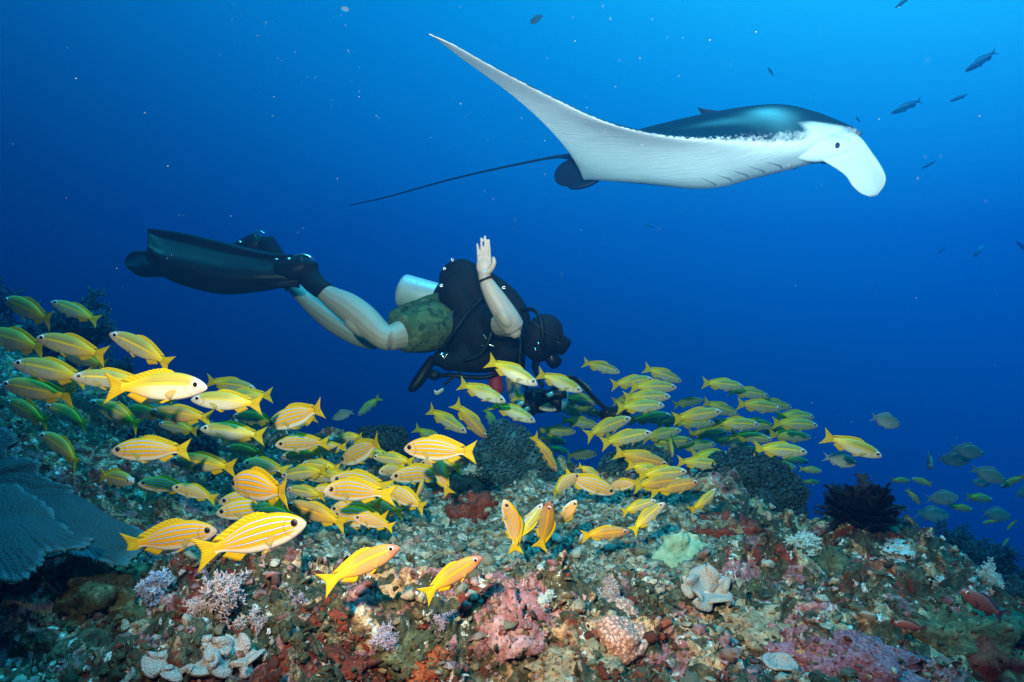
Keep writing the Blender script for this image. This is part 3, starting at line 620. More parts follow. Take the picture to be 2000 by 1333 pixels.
FISH = [
 (9,585,113,629,Pn,-15,.2,'dim green snapper at far left, leftmost of the upper left pair',GL),
 (99,589,198,630,Pn,8,.15,'yellow snapper with fanned tail, right one of the upper left pair',GL),
 (-28,650,100,684,Pn,-10,.1,'dim yellow snapper cut off by the left edge of the picture',GL),
 (71,659,217,697,Pn,0,.1,'yellow snapper with half its side in shadow, just below the upper left pair',GL),
 (214,651,347,714,Pn,5,.2,'yellow snapper with spread tail alone against open blue water at upper left',GL),
 (25,709,180,742,Pn,0,.05,'dim snapper with a bright yellow side line, behind the big-eyed one at left',GL),
 (139,736,296,748,Pn,22,.05,'silvery snapper showing a large dark eye and open mouth, at left',GL),
 (405,756,214,757,Si,6,-.1,'gleaming silver and yellow snapper facing right at left above the plate coral',GL),
 (4,749,147,778,Pn,-5,.1,'dark green snapper near the left edge above the plate coral',GL),
 (426,778,536,772,Pn,10,.1,'yellow snapper with pinkish head overlapping another, right end of the left group',GL),
 (373,780,518,790,Si,5,.1,'pale snapper partly hidden by a pink headed snapper in the left group',GL),
 (88,791,190,832,Pn,0,.3,'olive snapper with down curved tail left of the big-eyed yellow one',GL),
 (174,783,290,829,Pn,8,.35,'olive yellow snapper with pink eye and down bent tail, heading left',GL),
 (291,804,419,818,Pe,10,.05,'golden snapper with rosy head above the bright striped snapper at left',GL),
 (310,828,392,843,Pn,-10,.1,'dim yellow snapper peeping out under the golden rosy headed one',GL),
 (13,784,107,829,Pn,-20,.1,'very dark snapper at the left edge close above the plate coral',GL),
 (78,846,178,905,Pn,-5,.35,'olive snapper diving left alone just over the plate coral',GL),
 (218,881,374,879,S,6,.05,'bright striped snapper facing left with broad yellow tail, above the plate coral',GS),
 (269,944,370,952,S,32,.55,'striped snapper facing left, below the bright one beside the plate coral',GS),
 (336,951,421,972,S,25,.45,'shaded striped snapper tucked behind the tail of another near the plate coral',GS),
 (332,898,468,913,Pn,0,.1,'half shaded yellow snapper behind the tail of the bright striped one',GL),
 (391,837,520,853,Si,0,.05,'blurry silver snapper fading yellow at the tail, above the striped school',GL),
 (262,942,193,928,Pn,40,0,'dark snapper turned to the viewer with a bright green tail beside the plate coral',GL),
 (424,1036,244,1065,S,0,-.12,'striped snapper heading right, lowest on the left beside the plate coral edge',GS),
 (598,1020,398,1078,S,6,-.15,'largest striped snapper, heading right with a long trailing yellow tail',GS),
 (500,760,399,745,Pn,-5,.1,'green snapper behind the pink headed pair, heading right',GL),
 (523,832,643,795,S,-14,.12,'striped snapper facing left with raised tail, topmost of the striped school',GS),
 (553,836,622,814,Pn,-10,.1,'green snapper hidden behind the topmost striped snapper',GL),
 (537,869,643,864,S,24,.05,'striped snapper facing left, second highest of the striped school',GS),
 (666,903,757,861,S,-30,.25,'striped snapper with upturned tail right of the second highest one',GS),
 (789,876,932,884,S,-10,.05,'large striped snapper facing left with a dark shaded tail, right end of the striped school',GS),
 (473,904,550,918,S,42,.35,'small striped snapper with turned away tail above the big pale one',GS),
 (453,944,577,962,S,-40,.1,'pale lit striped snapper with broad tail in the middle of the striped school',GS),
 (422,1003,560,986,S,5,.05,'silvery striped snapper, lower of a stacked pair',GS),
 (428,980,556,978,S,5,.1,'striped snapper lying just over a silvery one, upper of a stacked pair',GS),
 (632,958,744,960,S,40,.5,'deep bodied striped snapper facing left with its tail edge on',GS),
 (645,936,751,944,S,35,.45,'striped snapper half hidden over the back of a deep bodied one',GS),
 (596,972,668,950,S,-5,.1,'shaded dark snapper peeping out left of the deep bodied striped one',GS),
 (740,923,780,914,S,55,.3,'small stubby striped snapper seen end on in the striped school',GS),
 (727,892,812,903,Pn,-5,.1,'shaded green snapper behind the large striped one at the right of the school',GL),
 (762,932,872,922,S,20,.1,'shaded striped snapper under the belly of the large one',GS),
 (751,954,840,994,S,-22,.15,'striped snapper facing left with its tail dropping, low at the right of the striped school',GS),
 (850,884,868,968,S,-28,-.2,'orange striped snapper turned nearly nose up across the tail of the large one',GS),
 (828,934,814,984,S,-45,.2,'small orange striped snapper seen from behind with spread fins',GS),
 (558,983,682,1024,Pe,0,.1,'orange snapper with a dark shadow across its side behind the largest striped snapper',GS),
 (652,1008,765,1017,S,-25,.1,'striped snapper at the bottom of the school with a bright notched tail',GS),
 (645,996,755,986,S,-4,.2,'shaded striped snapper above the bottom one of the school',GS),
 (549,930,648,916,Pn,-8,.1,'dark shaded green snapper behind the pale lit striped one',GL),
 (780,1068,640,1135,Pe,8,-.3,'orange rosy headed snapper heading right, low above the rubble, larger of two',GC),
 (941,1088,827,1158,Pe,0,-.2,'orange grey snapper low over the rubble, lowest snapper in the picture',GC),
 (470,968,560,985,S,-10,.1,'striped snapper mostly hidden between the pale lit one and the silvery pair',GS),(700,985,790,1000,S,12,.2,'striped snapper low behind the deep bodied one, facing left',GS),(590,905,668,915,Pn,-6,.1,'olive snapper in the gap between the small stubby ones of the striped school',GL),
 (560,955,640,968,Pn,-10,.1,'dim olive snapper deep inside the striped school, left of the deep bodied one',GL),(690,880,770,892,Pn,-8,.1,'olive snapper behind the upturned striped one',GL),(240,800,330,812,Pn,-12,.1,'dim olive snapper behind the golden rosy headed one',GL),(120,690,215,716,Pn,-10,.1,'dim olive snapper between the half shaded one and the big-eyed one',GL),(440,875,520,885,Pn,-8,.1,'dim green snapper behind the blurry silver one',GL),
 (60,735,160,752,Pn,-8,.1,'dim olive snapper squeezed between two others near the left edge',GL),(250,772,345,778,Pn,-10,.05,'dark olive snapper under the gleaming silver one',GL),(455,812,545,822,Pn,-8,.1,'olive snapper between the golden one and the topmost striped snapper',GL),(600,880,680,872,S,10,.1,'striped snapper between the second highest and the upturned one',GS),(500,1000,590,1012,S,-6,.1,'striped snapper peeping over the back of the largest one',GS),(690,1010,770,1030,S,15,.2,'striped snapper under the bottom one, lowest of the school centre',GS),(820,905,905,915,S,-6,.1,'shaded striped snapper below the right large one',GS),(600,935,690,925,Pn,-8,.05,'olive snapper behind the pale lit striped one, near the middle',GL),
 (649,818,692,804,Da,20,.1,'small dark green damselfish in the gap right of the topmost striped snapper',None),
 (699,812,742,775,Pn,25,.1,'small grey green snapper with raised tail, alone in the gap left of the diver',GC),
 (655,857,713,851,Pn,-10,.1,'small dim green snapper behind the upturned tail of a striped one',GL),
 (549,893,630,884,Pn,-10,.05,'dark green snapper behind the second highest striped snapper',GL),
 (912,845,830,800,Pn,5,.15,'olive snapper heading right beside a golden diving one',GC),
 (952,857,884,786,Pe,4,.1,'golden snapper diving right steeply, left of the silvery ones',GC),
 (872,868,808,836,Pn,-5,.1,'green snapper half hidden behind the large striped one',GC),
 (1050,752,949,703,Si,5,.08,'silvery snapper with yellow tail right under the diver, highest of the silvery ones',GC),
 (1137,765,1047,729,Si,3,.05,'silvery snapper right of the highest one, over the diver camera',GC),
 (988,785,893,749,Si,4,.06,'silvery snapper heading right, left end of the silvery row below the diver',GC),
 (1087,801,1001,771,Si,3,.06,'silver bronze snapper in the middle of the silvery group',GC),
 (1046,824,958,788,Si,3,.06,'silvery snapper with hidden tail, lowest of the silvery group',GC),
 (1140,813,1072,786,Si,3,.05,'silvery snapper with a dark shadow over its back behind the bronze one',GC),
 (1172,787,1094,777,Pn,-5,.05,'green snapper right of the silvery group, below the diver camera arm',GC),
 (1155,762,1090,738,Pn,-10,.05,'dark green snapper tucked behind the silvery one over the diver camera',GC),
 (1211,728,1137,707,Pn,8,.1,'small olive snapper alone against blue water right of the diver',GC),
 (1233,816,1140,851,Pn,0,-.2,'yellow snapper heading up and right at the left end of the dense school',GR),
 (1179,812,1120,796,Pn,-8,.05,'dim green snapper under the camera arm, left of the dense school',GC),
 (1170,832,1095,820,Pn,-5,.05,'yellow green snapper behind the one heading up and right',GC),
 (1125,844,1050,842,Pn,-3,.05,'green snapper level above the golden diving one in the middle',GC),
 (1107,866,1052,855,Pn,-12,.05,'dark green snapper just behind the golden diving one in the middle',GC),
 (1089,922,1037,850,Pe,8,.15,'golden brown snapper diving steeply in front of the blue soft coral',GC),
 (1113,885,1070,873,Pn,-15,.05,'small dark snapper right of the golden brown diving one',GC),
 (1166,887,1107,892,S,-8,.05,'small green striped snapper level below the middle of the picture',GC),
 (1172,930,1128,910,Pn,-10,.05,'dim snapper above the white bellied striped one in the middle',GC),
 (1201,963,1100,930,S,-8,.05,'white bellied striped snapper facing right with a shadow band, above the rubble',GC),
 (1131,928,1066,966,S,-30,-.3,'green backed striped snapper heading up and right beside the white bellied one',GC),
 (1190,952,1252,942,S,-35,.05,'shaded green striped snapper right of the white bellied one',GC),
 (986,976,1016,1066,S,25,.3,'orange striped snapper hanging nearly upright over the rubble in the middle',GC),
 (1060,984,1003,1062,Pn,-10,.1,'dark green snapper crossing behind the upright orange striped one',GC),
 (1074,980,1057,1070,Pe,30,.12,'slim brown snapper seen from above, upright over the rubble',GC),
 (1127,978,1080,1030,S,20,-.45,'striped snapper curving upward right of the upright slim one',GC),
 (1229,1038,1134,1046,Pe,4,-.05,'yellow snapper with rosy face facing right, lowest over the middle rubble',GC),
 (1298,982,1232,1036,Pn,10,-.3,'yellow snapper with edge on tail over the rubble',GC),
 (1282,978,1212,1000,Pn,0,-.15,'yellow snapper behind the one with the edge on tail',GC),
 (970,843,946,796,Pn,30,.1,'small dark green snapper diving between the silvery ones and the golden one',GC),
 (1331,746,1258,719,Pn,-5,.05,'green snapper with raised tail, topmost of the dense school',GR),
 (1277,741,1192,753,Pn,-3,.05,'green snapper at the upper left corner of the dense school, overlapping the one below',GR),(1322,757,1230,757,Pn,-2,.05,LR,GR),(1310,775,1216,778,Pn,0,.05,LR,GR),(1298,792,1202,797,Pn,0,.05,LR,GR),
 (1311,811,1228,823,Pn,-8,.05,LR,GR),(1453,756,1370,748,Pn,0,.05,'green snapper at the upper right of the dense school, separate from the rest',GR),
 (1502,775,1424,762,Pn,-2,.05,'green snapper following close behind the separate upper right one',GR),(1547,797,1475,783,Pn,-2,.05,'green snapper at the right end of the upper edge of the dense school',GR),(1526,799,1438,789,Pn,0,.05,LR,GR),(1410,804,1314,820,Pn,0,.05,LR,GR),
 (1443,811,1372,785,Pn,-6,.05,LR,GR),(1395,826,1318,828,Pn,-6,.05,LR,GR),(1484,830,1393,827,Pn,0,.05,LR,GR),(1512,833,1436,826,Pn,-6,.05,LR,GR),
 (1598,832,1509,827,Pn,0,.05,'green snapper at the right tip of the dense school, foremost of all',GR),
 (1591,815,1514,813,Pn,-8,.05,'dim green snapper just above the foremost one of the dense school',GR),(1508,860,1425,849,Pn,0,.05,LR,GR),(1584,855,1502,850,Pn,-3,.05,'green snapper just below the foremost one of the dense school',GR),(1274,845,1172,868,Pn,0,.05,LR,GR),
 (1331,840,1252,859,Pn,3,.05,LR,GR),(1354,861,1275,866,Pn,-5,.05,LR,GR),
 (1314,892,1302,846,S,55,.1,'green striped snapper turned away end on amid the dense school',GR),
 (1398,868,1322,874,Pn,-6,.05,LR,GR),(1577,884,1470,876,Pn,2,.05,'yellow green snapper at the lower right of the dense school, largest there',GR),
 (1306,909,1198,885,Pe,4,.05,'stout golden snapper at the lower left of the dense school',GR),
 (1409,908,1322,903,Pn,0,.05,'dark yellow snapper along the bottom of the dense school, left one of two',GR),(1501,903,1405,902,Pn,2,.05,'yellow snapper along the bottom of the dense school, right one of two',GR),(1435,893,1350,890,Pn,-8,.05,LR,GR),(1342,921,1243,930,Pn,-4,.05,LR,GR),
 (1330,938,1234,950,Pe,0,-.05,'golden snapper partly behind the bottom golden one of the dense school',GR),(1367,942,1266,960,Pe,4,-.1,'bright golden snapper at the bottom of the dense school with drooping tail',GR),
 (1399,955,1357,1003,Pn,-25,.35,'olive snapper turned away below the dense school over dark rock',GR),
 (1723,892,1607,853,Si,5,.06,'silver and yellow snapper with a dark head swimming ahead of the dense school',GR),
 (1675,906,1607,893,Da,5,.05,'pale grey damselfish just below the silver snapper ahead of the school',None),
 (1758,831,1699,814,Da,-5,.05,'grey damselfish with forked dark tail alone in blue water at right',None),
 (1606,921,1562,916,Pn,-5,.05,LF,GF),(1601,943,1566,941,Pn,-5,.05,LF,GF),(1556,915,1492,904,Pn,-8,.05,LR,GR),(1580,902,1530,897,Pn,-8,.05,LR,GR),
 (1375,781,1314,792,Pn,-8,.05,LR,GR),(1420,845,1345,850,Pn,-10,.05,LR,GR),(1350,812,1280,830,Pn,-10,.05,LR,GR),(1462,866,1390,860,Pn,-10,.05,LR,GR),(1262,774,1196,786,Pn,-10,.05,LR,GR),(1545,842,1475,838,Pn,-10,.05,LR,GR),(1255,868,1180,852,Pn,-8,.05,LR,GR),(1320,876,1240,890,Pn,-8,.05,LR,GR),(1490,880,1420,884,Pn,-10,.05,LR,GR),(1300,925,1225,910,Pn,-8,.05,LR,GR),(1225,800,1160,812,Pn,-10,.05,LR,GR),(1440,838,1370,836,Pn,-12,.05,LR,GR),
 (1819,915,1812,886,Da,60,0,LF,GF),(1897,898,1828,897,Da,0,.05,LF,GF),(1921,887,1857,876,Da,-5,.05,LF,GF),
 (1965,941,1895,915,Da,8,.05,'pale blue grey damselfish, lightest of the small fish off the right reef end',GF),
 (1936,944,1895,942,Da,-5,.05,LF,GF),(1953,953,2002,928,Pn,-5,.05,LF,GF),(1778,940,1740,938,Pn,-5,.05,LF,GF),(1780,935,1821,947,Pn,-5,.05,LF,GF),
 (1873,972,1808,976,Da,0,.05,LF,GF),(1855,1009,1784,1002,Da,0,.05,LF,GF),(1900,996,1855,989,Pn,-5,.05,LF,GF),(1939,977,1886,970,Pn,-8,.05,LF,GF),
 (1975,1010,1915,1002,Da,-5,.05,LF,GF),(1797,986,1771,956,Pn,10,.05,LF,GF),(1774,999,1745,985,Pn,5,.05,LF,GF),(1919,1022,1947,1017,Pn,-5,.05,LF,GF),
 (1967,1036,1984,1016,Pn,5,.05,LF,GF),(2030,958,1978,966,Da,-5,.05,LF,GF),(1812,1046,1820,1030,Pn,20,.05,LF,GF),(1958,1068,1972,1050,Pn,20,.05,LF,GF),
 (1748,16,1778,-6,Fu,0,.05,'dark fish cut off by the top edge at upper right',GU),
 (1036,46,1060,30,Da,10,.05,'faint dark rounded fish near the top edge above the manta wing',GU),
 (1855,198,1892,184,Fu,0,.05,'small dark fish in blue water right of the manta back',GU),
 (1800,329,1828,315,Fu,0,.05,'small dark fish right of the manta head lobe',GU),
 (1902,503,1926,470,Fu,5,.3,'dark fish with curved forked tail at right edge mid height',GU),
 (1985,470,2004,492,Fu,0,.05,LU,GU),(1832,495,1848,482,Fu,10,.05,LU,GU),(1885,140,1950,98,Fu,0,.05,LU,GU),(1740,222,1800,196,Fu,0,.05,LU,GU),(1500,132,1512,150,Fu,0,.05,LU,GU),(1672,228,1680,240,Fu,10,0,LU,GU),(1262,438,1280,446,Fu,0,0,LU,GU),
 (1877,1154,1962,1206,An,5,.1,'orange pink anthias with violet tail over the reef slope at lower right',None),
 (1745,1216,1808,1230,An,0,0,'small dark red fish hiding low on the reef slope at right',None),
]
SMALL_Y = {GF: (3.9, 4.9), GU: (10.5, 12.5)}
def build_fish():
    for i, f in enumerate(FISH):
        sx, sy, tx, ty, kind, yaw, bend, label, group = f; Y = None
        if group in SMALL_Y:
            a, b = SMALL_Y[group]; Y = a+(b-a)*((i*0.618) % 1)
            if label == LU: Y += 1.2
        rr = ((i*0.7548) % 1-.5)*14
        bend = max(-.6, min(.6, round((bend+((i*.38197) % 1-.5)*.12)*10)/10))
        # a fish facing away to the left bends the same way in the picture
        place_fish(sx, sy, tx, ty, kind, yaw+((i*.5698) % 1-.5)*8, bend, label, group, Y=Y, roll=rr, small=group in SMALL_Y)
build_fish()
# ================================================================== diver and gear
def A3(px, py, Y): return np.array(P(px, py, Y))
def limb(g, pts, rad, n=14, k=24):
    """tapered limb through (px,py,Y) points"""
    c = np.array([A3(*p) for p in pts]); d = smooth_path(np.hstack([c, np.array(rad, float)[:, None]]), k)
    add_tube(g, d[:, :3], np.maximum(d[:, 3], .003), n)
def blob(g, c, r, R=None, src=ICO3):
    V = src[0]*np.asarray(r)
    if R is not None: V = V@np.asarray(R).T
    g.add(V+np.asarray(c), src[1])
def remeshed(name, g, mat, parent, voxel, smooth_it=6):
    o = link(name, g.mesh(name, mat), parent)
    m = o.modifiers.new('fuse', 'REMESH'); m.mode = 'VOXEL'; m.voxel_size = voxel; m.use_smooth_shade = True
    if smooth_it:
        s = o.modifiers.new('soft', 'SMOOTH'); s.factor = .5; s.iterations = smooth_it
    return o
def diver_mats():
    D = {}
    t = NT('diver_skin'); n = t.noise(14, 4); c = t.mix(n, (0.30, 0.23, 0.185), (0.41, 0.33, 0.27)); c = t.mix(t.map(t.noise(160, 2), .55, .7, 0, .25), c, (.38, .22, .16)); t.bump(t.noise(90, 3), .12, .003)
    t.b.inputs['Subsurface Weight'].default_value = .12; t.b.inputs['Subsurface Radius'].default_value = (.02, .01, .006); D['skin'] = t.fin(c, .5, .4)
    t = NT('camouflage_cloth'); n1 = t.noise(16, 3, .5, dist=.4); n2 = t.noise(23, 3, .5, dist=.8)
    c = t.mix(t.map(n1, .50, .53), (0.10, 0.12, 0.05), (0.06, 0.085, 0.035)); c = t.mix(t.map(n2, .58, .61), c, (0.035, 0.045, 0.025)); c = t.mix(t.map(n2, .36, .33), c, (.16, .17, .09))
    t.bump(t.math('ADD', t.noise(9, 3), t.math('MULTIPLY', t.noise(240, 1), .1)), .8, .02); D['camo'] = t.fin(c, .85, .1)
    t = NT('neoprene'); n = t.noise(11, 3); t.bump(t.math('ADD', n, t.math('MULTIPLY', t.noise(200, 2), .15)), .5, .015); D['black'] = t.fin(t.mix(n, (.004, .005, .006), (.010, .011, .013)), .7, .10)
    D['rubber'] = simple('black_rubber', (.006, .007, .008), .45, .16, scale=30, bump=.1)
    D['metal'] = simple('steel', (.72, .74, .76), .22, .5, 1.0, var=.06, bump=.05)
    t = NT('tank_paint'); mp = t.n('Mapping'); mp.inputs['Scale'].default_value = (2, 30, 30); t.set(mp.inputs[0], t.obj()); n = t.noise(3, 4, vec=mp.outputs[0]); n2 = t.noise(40, 4)
    c = t.mix(n, (.52, .55, .54), (.70, .72, .70)); c = t.mix(t.map(n2, .60, .72), c, (.25, .27, .26)); t.bump(n2, .08, .002); D['tank'] = t.fin(c, .38, .5, .35)
    D['glass'] = simple('lens_glass', (.10, .30, .36), .06, .8, bump=0); D['red'] = simple('red_pouch', (.35, .02, .03), .6, .3); D['white'] = simple('white_plastic', (.7, .74, .75), .4, .4)
    return D
DM = diver_mats()
def build_diver():
    root = empty('person', P(905, 640, 3.7)); bpy.context.view_layer.update(); inv = Matrix.Translation(-root.location)
    tag(root, 'scuba diver in black top and camouflage shorts raising one open hand below the manta', 'person')
    def own(o): o.matrix_parent_inverse = inv; return o
    g = Geo()
    # near leg
    limb(g, [(868, 634, 3.70), (836, 640, 3.62), (800, 650, 3.54), (760, 662, 3.46)], [.105, .098, .085, .062])
    limb(g, [(764, 664, 3.45), (745, 656, 3.46), (712, 625, 3.50), (680, 600, 3.54), (650, 582, 3.58), (622, 563, 3.62), (602, 536, 3.65)], [.060, .064, .076, .074, .058, .042, .045])
    # far leg
    limb(g, [(868, 618, 3.86), (800, 640, 3.90), (735, 662, 3.95)], [.10, .085, .062])
    limb(g, [(735, 664, 3.95), (700, 655, 3.97), (655, 628, 4.0), (615, 598, 4.03), (578, 566, 4.06), (556, 535, 4.08)], [.060, .064, .070, .060, .040, .042])
    # trunk, neck, head
    limb(g, [(858, 622, 3.78), (900, 628, 3.76), (950, 640, 3.73), (995, 652, 3.70), (1022, 656, 3.69), (1044, 660, 3.68)], [.135, .135, .16, .13, .065, .055])
    hd = np.array([.72, .42, -.45]); hd /= np.linalg.norm(hd); hx = hd; hz = np.array([.35, -.1, .9]); hz -= hx*(hz@hx); hz /= np.linalg.norm(hz); hy = np.cross(hz, hx); HR = np.stack([hx, hy, hz], 1)
    hc = A3(1062, 660, 3.67); H = lambda x, y, z: hc+HR@np.array([x, y, z])
    blob(g, hc, (.098, .078, .112), HR); blob(g, H(.03, 0, -.065), (.062, .058, .060), HR)
    blob(g, H(.105, 0, -.012), (.024, .016, .030), HR); blob(g, H(.09, 0, -.066), (.018, .030, .014), HR)
    for s in (1, -1): blob(g, H(-.01, s*.074, -.01), (.022, .010, .034), HR)
    # raised arm
    limb(g, [(962, 628, 3.62), (980, 634, 3.50), (1001, 637, 3.38)], [.070, .064, .056])
    limb(g, [(1003, 640, 3.36), (992, 622, 3.34), (973, 592, 3.33), (957, 565, 3.32), (947, 543, 3.32), (946, 528, 3.31)], [.056, .058, .053, .042, .031, .032])
    # hand
    def seg(a, b, n): return [(a[0]+(b[0]-a[0])*i/n, a[1]+(b[1]-a[1])*i/n) for i in range(n+1)]
    for k, (bx, by, tx, ty, r) in enumerate(((934.5, 508, 932, 476, .0066), (942, 505, 939.5, 465, .0072), (949.5, 505, 947, 461, .0073), (957, 507, 954.5, 468, .0068))):
        a = A3(bx, by+18, 3.31); b = A3(bx, by, 3.305); c = A3((bx+tx)/2, (by+ty)/2, 3.295); e = A3(tx, ty, 3.30)
        d = smooth_path(np.array([a, b, c, e]), 16); add_tube(g, d, r*np.interp(np.linspace(0, 1, 16), [0, .3, .5, .62, .8, .9, 1], [1.3, 1.12, 1.0, 1.1, .92, .98, .8]), 10)
    d = smooth_path(np.array([A3(950, 534, 3.31), A3(960, 524, 3.295), A3(965, 513, 3.285), A3(963, 503, 3.285)]), 14); add_tube(g, d, np.linspace(.017, .009, 14), 10)
    blob(g, A3(946, 520, 3.308), (.040, .017, .050))
    # far arm, reaching down to the camera
    limb(g, [(1000, 668, 3.80), (1003, 700, 3.80), (1003, 738, 3.76), (1005, 765, 3.68), (1010, 788, 3.58)], [.065, .055, .046, .040, .030])
    for k in range(4):
        d = smooth_path(np.array([A3(1008+k*5, 786, 3.57), A3(1018+k*4, 792-k*2, 3.54), A3(1022+k*3, 799-k*3, 3.56)]), 10); add_tube(g, d, np.linspace(.011, .008, 10), 8)
    d = smooth_path(np.array([A3(1004, 784, 3.57), A3(1006, 776, 3.54), A3(1012, 772, 3.52)]), 10); add_tube(g, d, np.linspace(.013, .009, 10), 8)
    blob(g, A3(758, 656, 3.435), (.042, .030, .042)); blob(g, A3(700, 640, 3.49), (.085, .05, .04), Matrix.Rotation(.62, 3, 'Y')); blob(g, A3(625, 574, 3.59), (.018, .018, .018))
    blob(g, A3(1006, 650, 3.35), (.030, .028, .030)); blob(g, A3(985, 618, 3.30), (.034, .03, .06), Matrix.Rotation(-.5, 3, 'Y'))
    own(remeshed('body', g, DM['skin'], root, .0042, 3))
    # shorts
    g = Geo(); limb(g, [(866, 625, 3.78), (840, 630, 3.76), (815, 634, 3.76)], [.155, .150, .13], 18)
    limb(g, [(862, 632, 3.70), (830, 642, 3.60), (796, 650, 3.53), (786, 652, 3.51)], [.125, .130, .108, .102], 18)
    limb(g, [(862, 616, 3.86), (820, 626, 3.88), (775, 640, 3.92)], [.12, .12, .105], 18)
    for k in range(9): limb(g, [(860-k*7, 596+k*3, 3.70), (845-k*5, 640+k*2, 3.585), (850-k*6, 676-k*1, 3.62)], [.006, .012, .005], 8, 12)
    own(remeshed('shorts', g, DM['camo'], root, .009, 3))
    # black top with short sleeve
    g = Geo(); limb(g, [(868, 640, 3.76), (905, 645, 3.75), (950, 652, 3.73), (998, 654, 3.71), (1022, 656, 3.70)], [.160, .178, .195, .15, .085], 20)
    limb(g, [(950, 625, 3.66), (972, 633, 3.56), (984, 637, 3.50)], [.085, .082, .074]); limb(g, [(1000, 665, 3.80), (1003, 705, 3.80), (1003, 728, 3.78)], [.075, .068, .06])
    own(remeshed('shirt', g, DM['black'], root, .010, 4))
    g = Geo(); blob(g, H(-.010, 0, .006), (.108, .092, .124), HR); blob(g, H(.0, 0, -.06), (.088, .082, .078), HR); limb(g, [(1022, 656, 3.69), (1042, 658, 3.68)], [.085, .078]); own(remeshed('hood', g, DM['black'], root, .008, 3))
    # boots
    for pts, rr in (([(640, 573, 3.595), (618, 558, 3.625), (602, 538, 3.65), (598, 518, 3.655)], [.052, .054, .062, .064]), ([(572, 560, 4.065), (556, 535, 4.08), (535, 500, 4.09), (516, 474, 4.09)], [.050, .054, .060, .066])):
        g = Geo(); limb(g, pts, rr, 18); own(remeshed('boot', g, DM['black'], root, .008, 3))
    # wrist strap
    g = Geo(); c = A3(949, 546, 3.32); ax = A3(957, 565, 3.32)-c; x, y, _ = frame_of(ax); th = np.linspace(0, 2*np.pi, 28)
    add_tube(g, c+.036*(np.cos(th)[:, None]*x+np.sin(th)[:, None]*y), .006, 8); own(link('wrist_strap', g.mesh('wrist_strap', DM['rubber']), root))
    # ------------------------------------------------ gear, each a thing of its own
    t = tag(empty('scuba_tank', P(783, 568, 3.95)), 'pale grey metal scuba tank on the back of the diver', 'scuba tank'); off = Matrix.Translation(-t.location)
    def on(o, tt): o.matrix_parent_inverse = Matrix.Translation(-tt.location); return o
    a, b = A3(783, 567, 3.96), A3(975, 622, 3.86); L = np.array([0, .006, .02, .05, .3, .6, .8, .9, .97, 1.0]); g = Geo()
    add_tube(g, a+(b-a)*L[:, None], [.075, .088, .097, .099, .099, .099, .099, .09, .06, .025], 36); on(link('cylinder', g.mesh('cylinder', DM['tank']), t), t)
    for q_ in (.40, .62):
        g = Geo(); c_ = a+(b-a)*q_; x_, y_, z_ = frame_of(b-a); th_ = np.linspace(0, 2*np.pi, 41); rg_ = c_+.101*(np.cos(th_)[:, None]*x_+np.sin(th_)[:, None]*y_); G_ = np.stack([rg_-z_*.02, rg_, rg_+z_*.02], 1); Vv, Ff = sheet_vf(G_, .006); g.add(Vv, Ff); on(link('band', g.mesh('band', DM['rubber']), t), t)
    g = Geo(); add_tube(g, [b-(b-a)*.02, b+(b-a)*.08], [.022, .022], 14); add_tube(g, [b+(b-a)*.05+np.array([0, -.06, 0]), b+(b-a)*.05+np.array([0, .06, 0])], [.016, .016], 12); on(link('valve', g.mesh('valve', DM['metal']), t), t)
    # wing
    w = tag(empty('buoyancy_wing', P(905, 552, 3.72)), 'black inflated buoyancy wing bulging over the back of the diver', 'buoyancy wing')
    g = Geo(); limb(g, [(905, 553, 3.74), (935, 566, 3.72), (975, 592, 3.72), (1005, 622, 3.71), (1010, 650, 3.71)], [.125, .118, .112, .088, .06], 22); limb(g, [(893, 548, 3.70), (892, 575, 3.68), (905, 600, 3.66), (915, 640, 3.62), (905, 680, 3.62)], [.095, .10, .085, .05, .03], 18)
    blob(g, A3(900, 548, 3.72), (.122, .09, .118)); on(remeshed('bladder', g, DM['black'], w, .010, 6), w)
    for px, py, Y in ((868, 525, 3.612), (862, 558, 3.60), (884, 508, 3.64), (984, 562, 3.60)):
        g = Geo(); c = A3(px, py, Y); th = np.linspace(0, 2*np.pi, 20); add_tube(g, c+np.stack([np.cos(th)*.0065, 0*th, np.sin(th)*.0065], 1), .0018, 6); on(link('grommet', g.mesh('grommet', DM['metal']), w), w)
    for pts in ([(884, 608, 3.60), (879, 630, 3.575), (873, 646, 3.57)], [(855, 692, 3.555), (864, 695, 3.55), (868, 700, 3.55), (874, 690, 3.55)], [(945, 655, 3.52), (951, 664, 3.515), (955, 674, 3.515)], [(940, 676, 3.51), (955, 673, 3.505), (965, 678, 3.505)]):
        g = Geo(); limb(g, pts, [.0035]*len(pts), 6, 14); on(link('metal_clip', g.mesh('metal_clip', DM['metal']), w), w)
    g = Geo(); add_box(g, A3(862, 693, 3.552), (.034, .01, .018)); on(link('buckle', g.mesh('buckle', DM['metal']), w), w)
    for pts, r in (([(940, 585, 3.585), (915, 610, 3.55), (893, 640, 3.53), (870, 672, 3.55)], .012), ([(968, 610, 3.54), (960, 650, 3.50), (940, 690, 3.51), (905, 705, 3.53)], .014)):
        g = Geo(); limb(g, pts, [r]*len(pts), 8, 20); on(link('strap', g.mesh('strap', DM['rubber']), w), w)
    g = Geo(); limb(g, [(850, 700, 3.62), (890, 706, 3.60), (940, 708, 3.59), (985, 700, 3.60), (1010, 688, 3.62)], [.04, .052, .058, .055, .035], 16); blob(g, A3(878, 708, 3.60), (.055, .04, .05)); blob(g, A3(905, 690, 3.60), (.06, .05, .07)); blob(g, A3(945, 700, 3.58), (.07, .055, .065)); blob(g, A3(985, 690, 3.60), (.055, .05, .07)); on(remeshed('pocket', g, DM['black'], w, .010, 4), w)
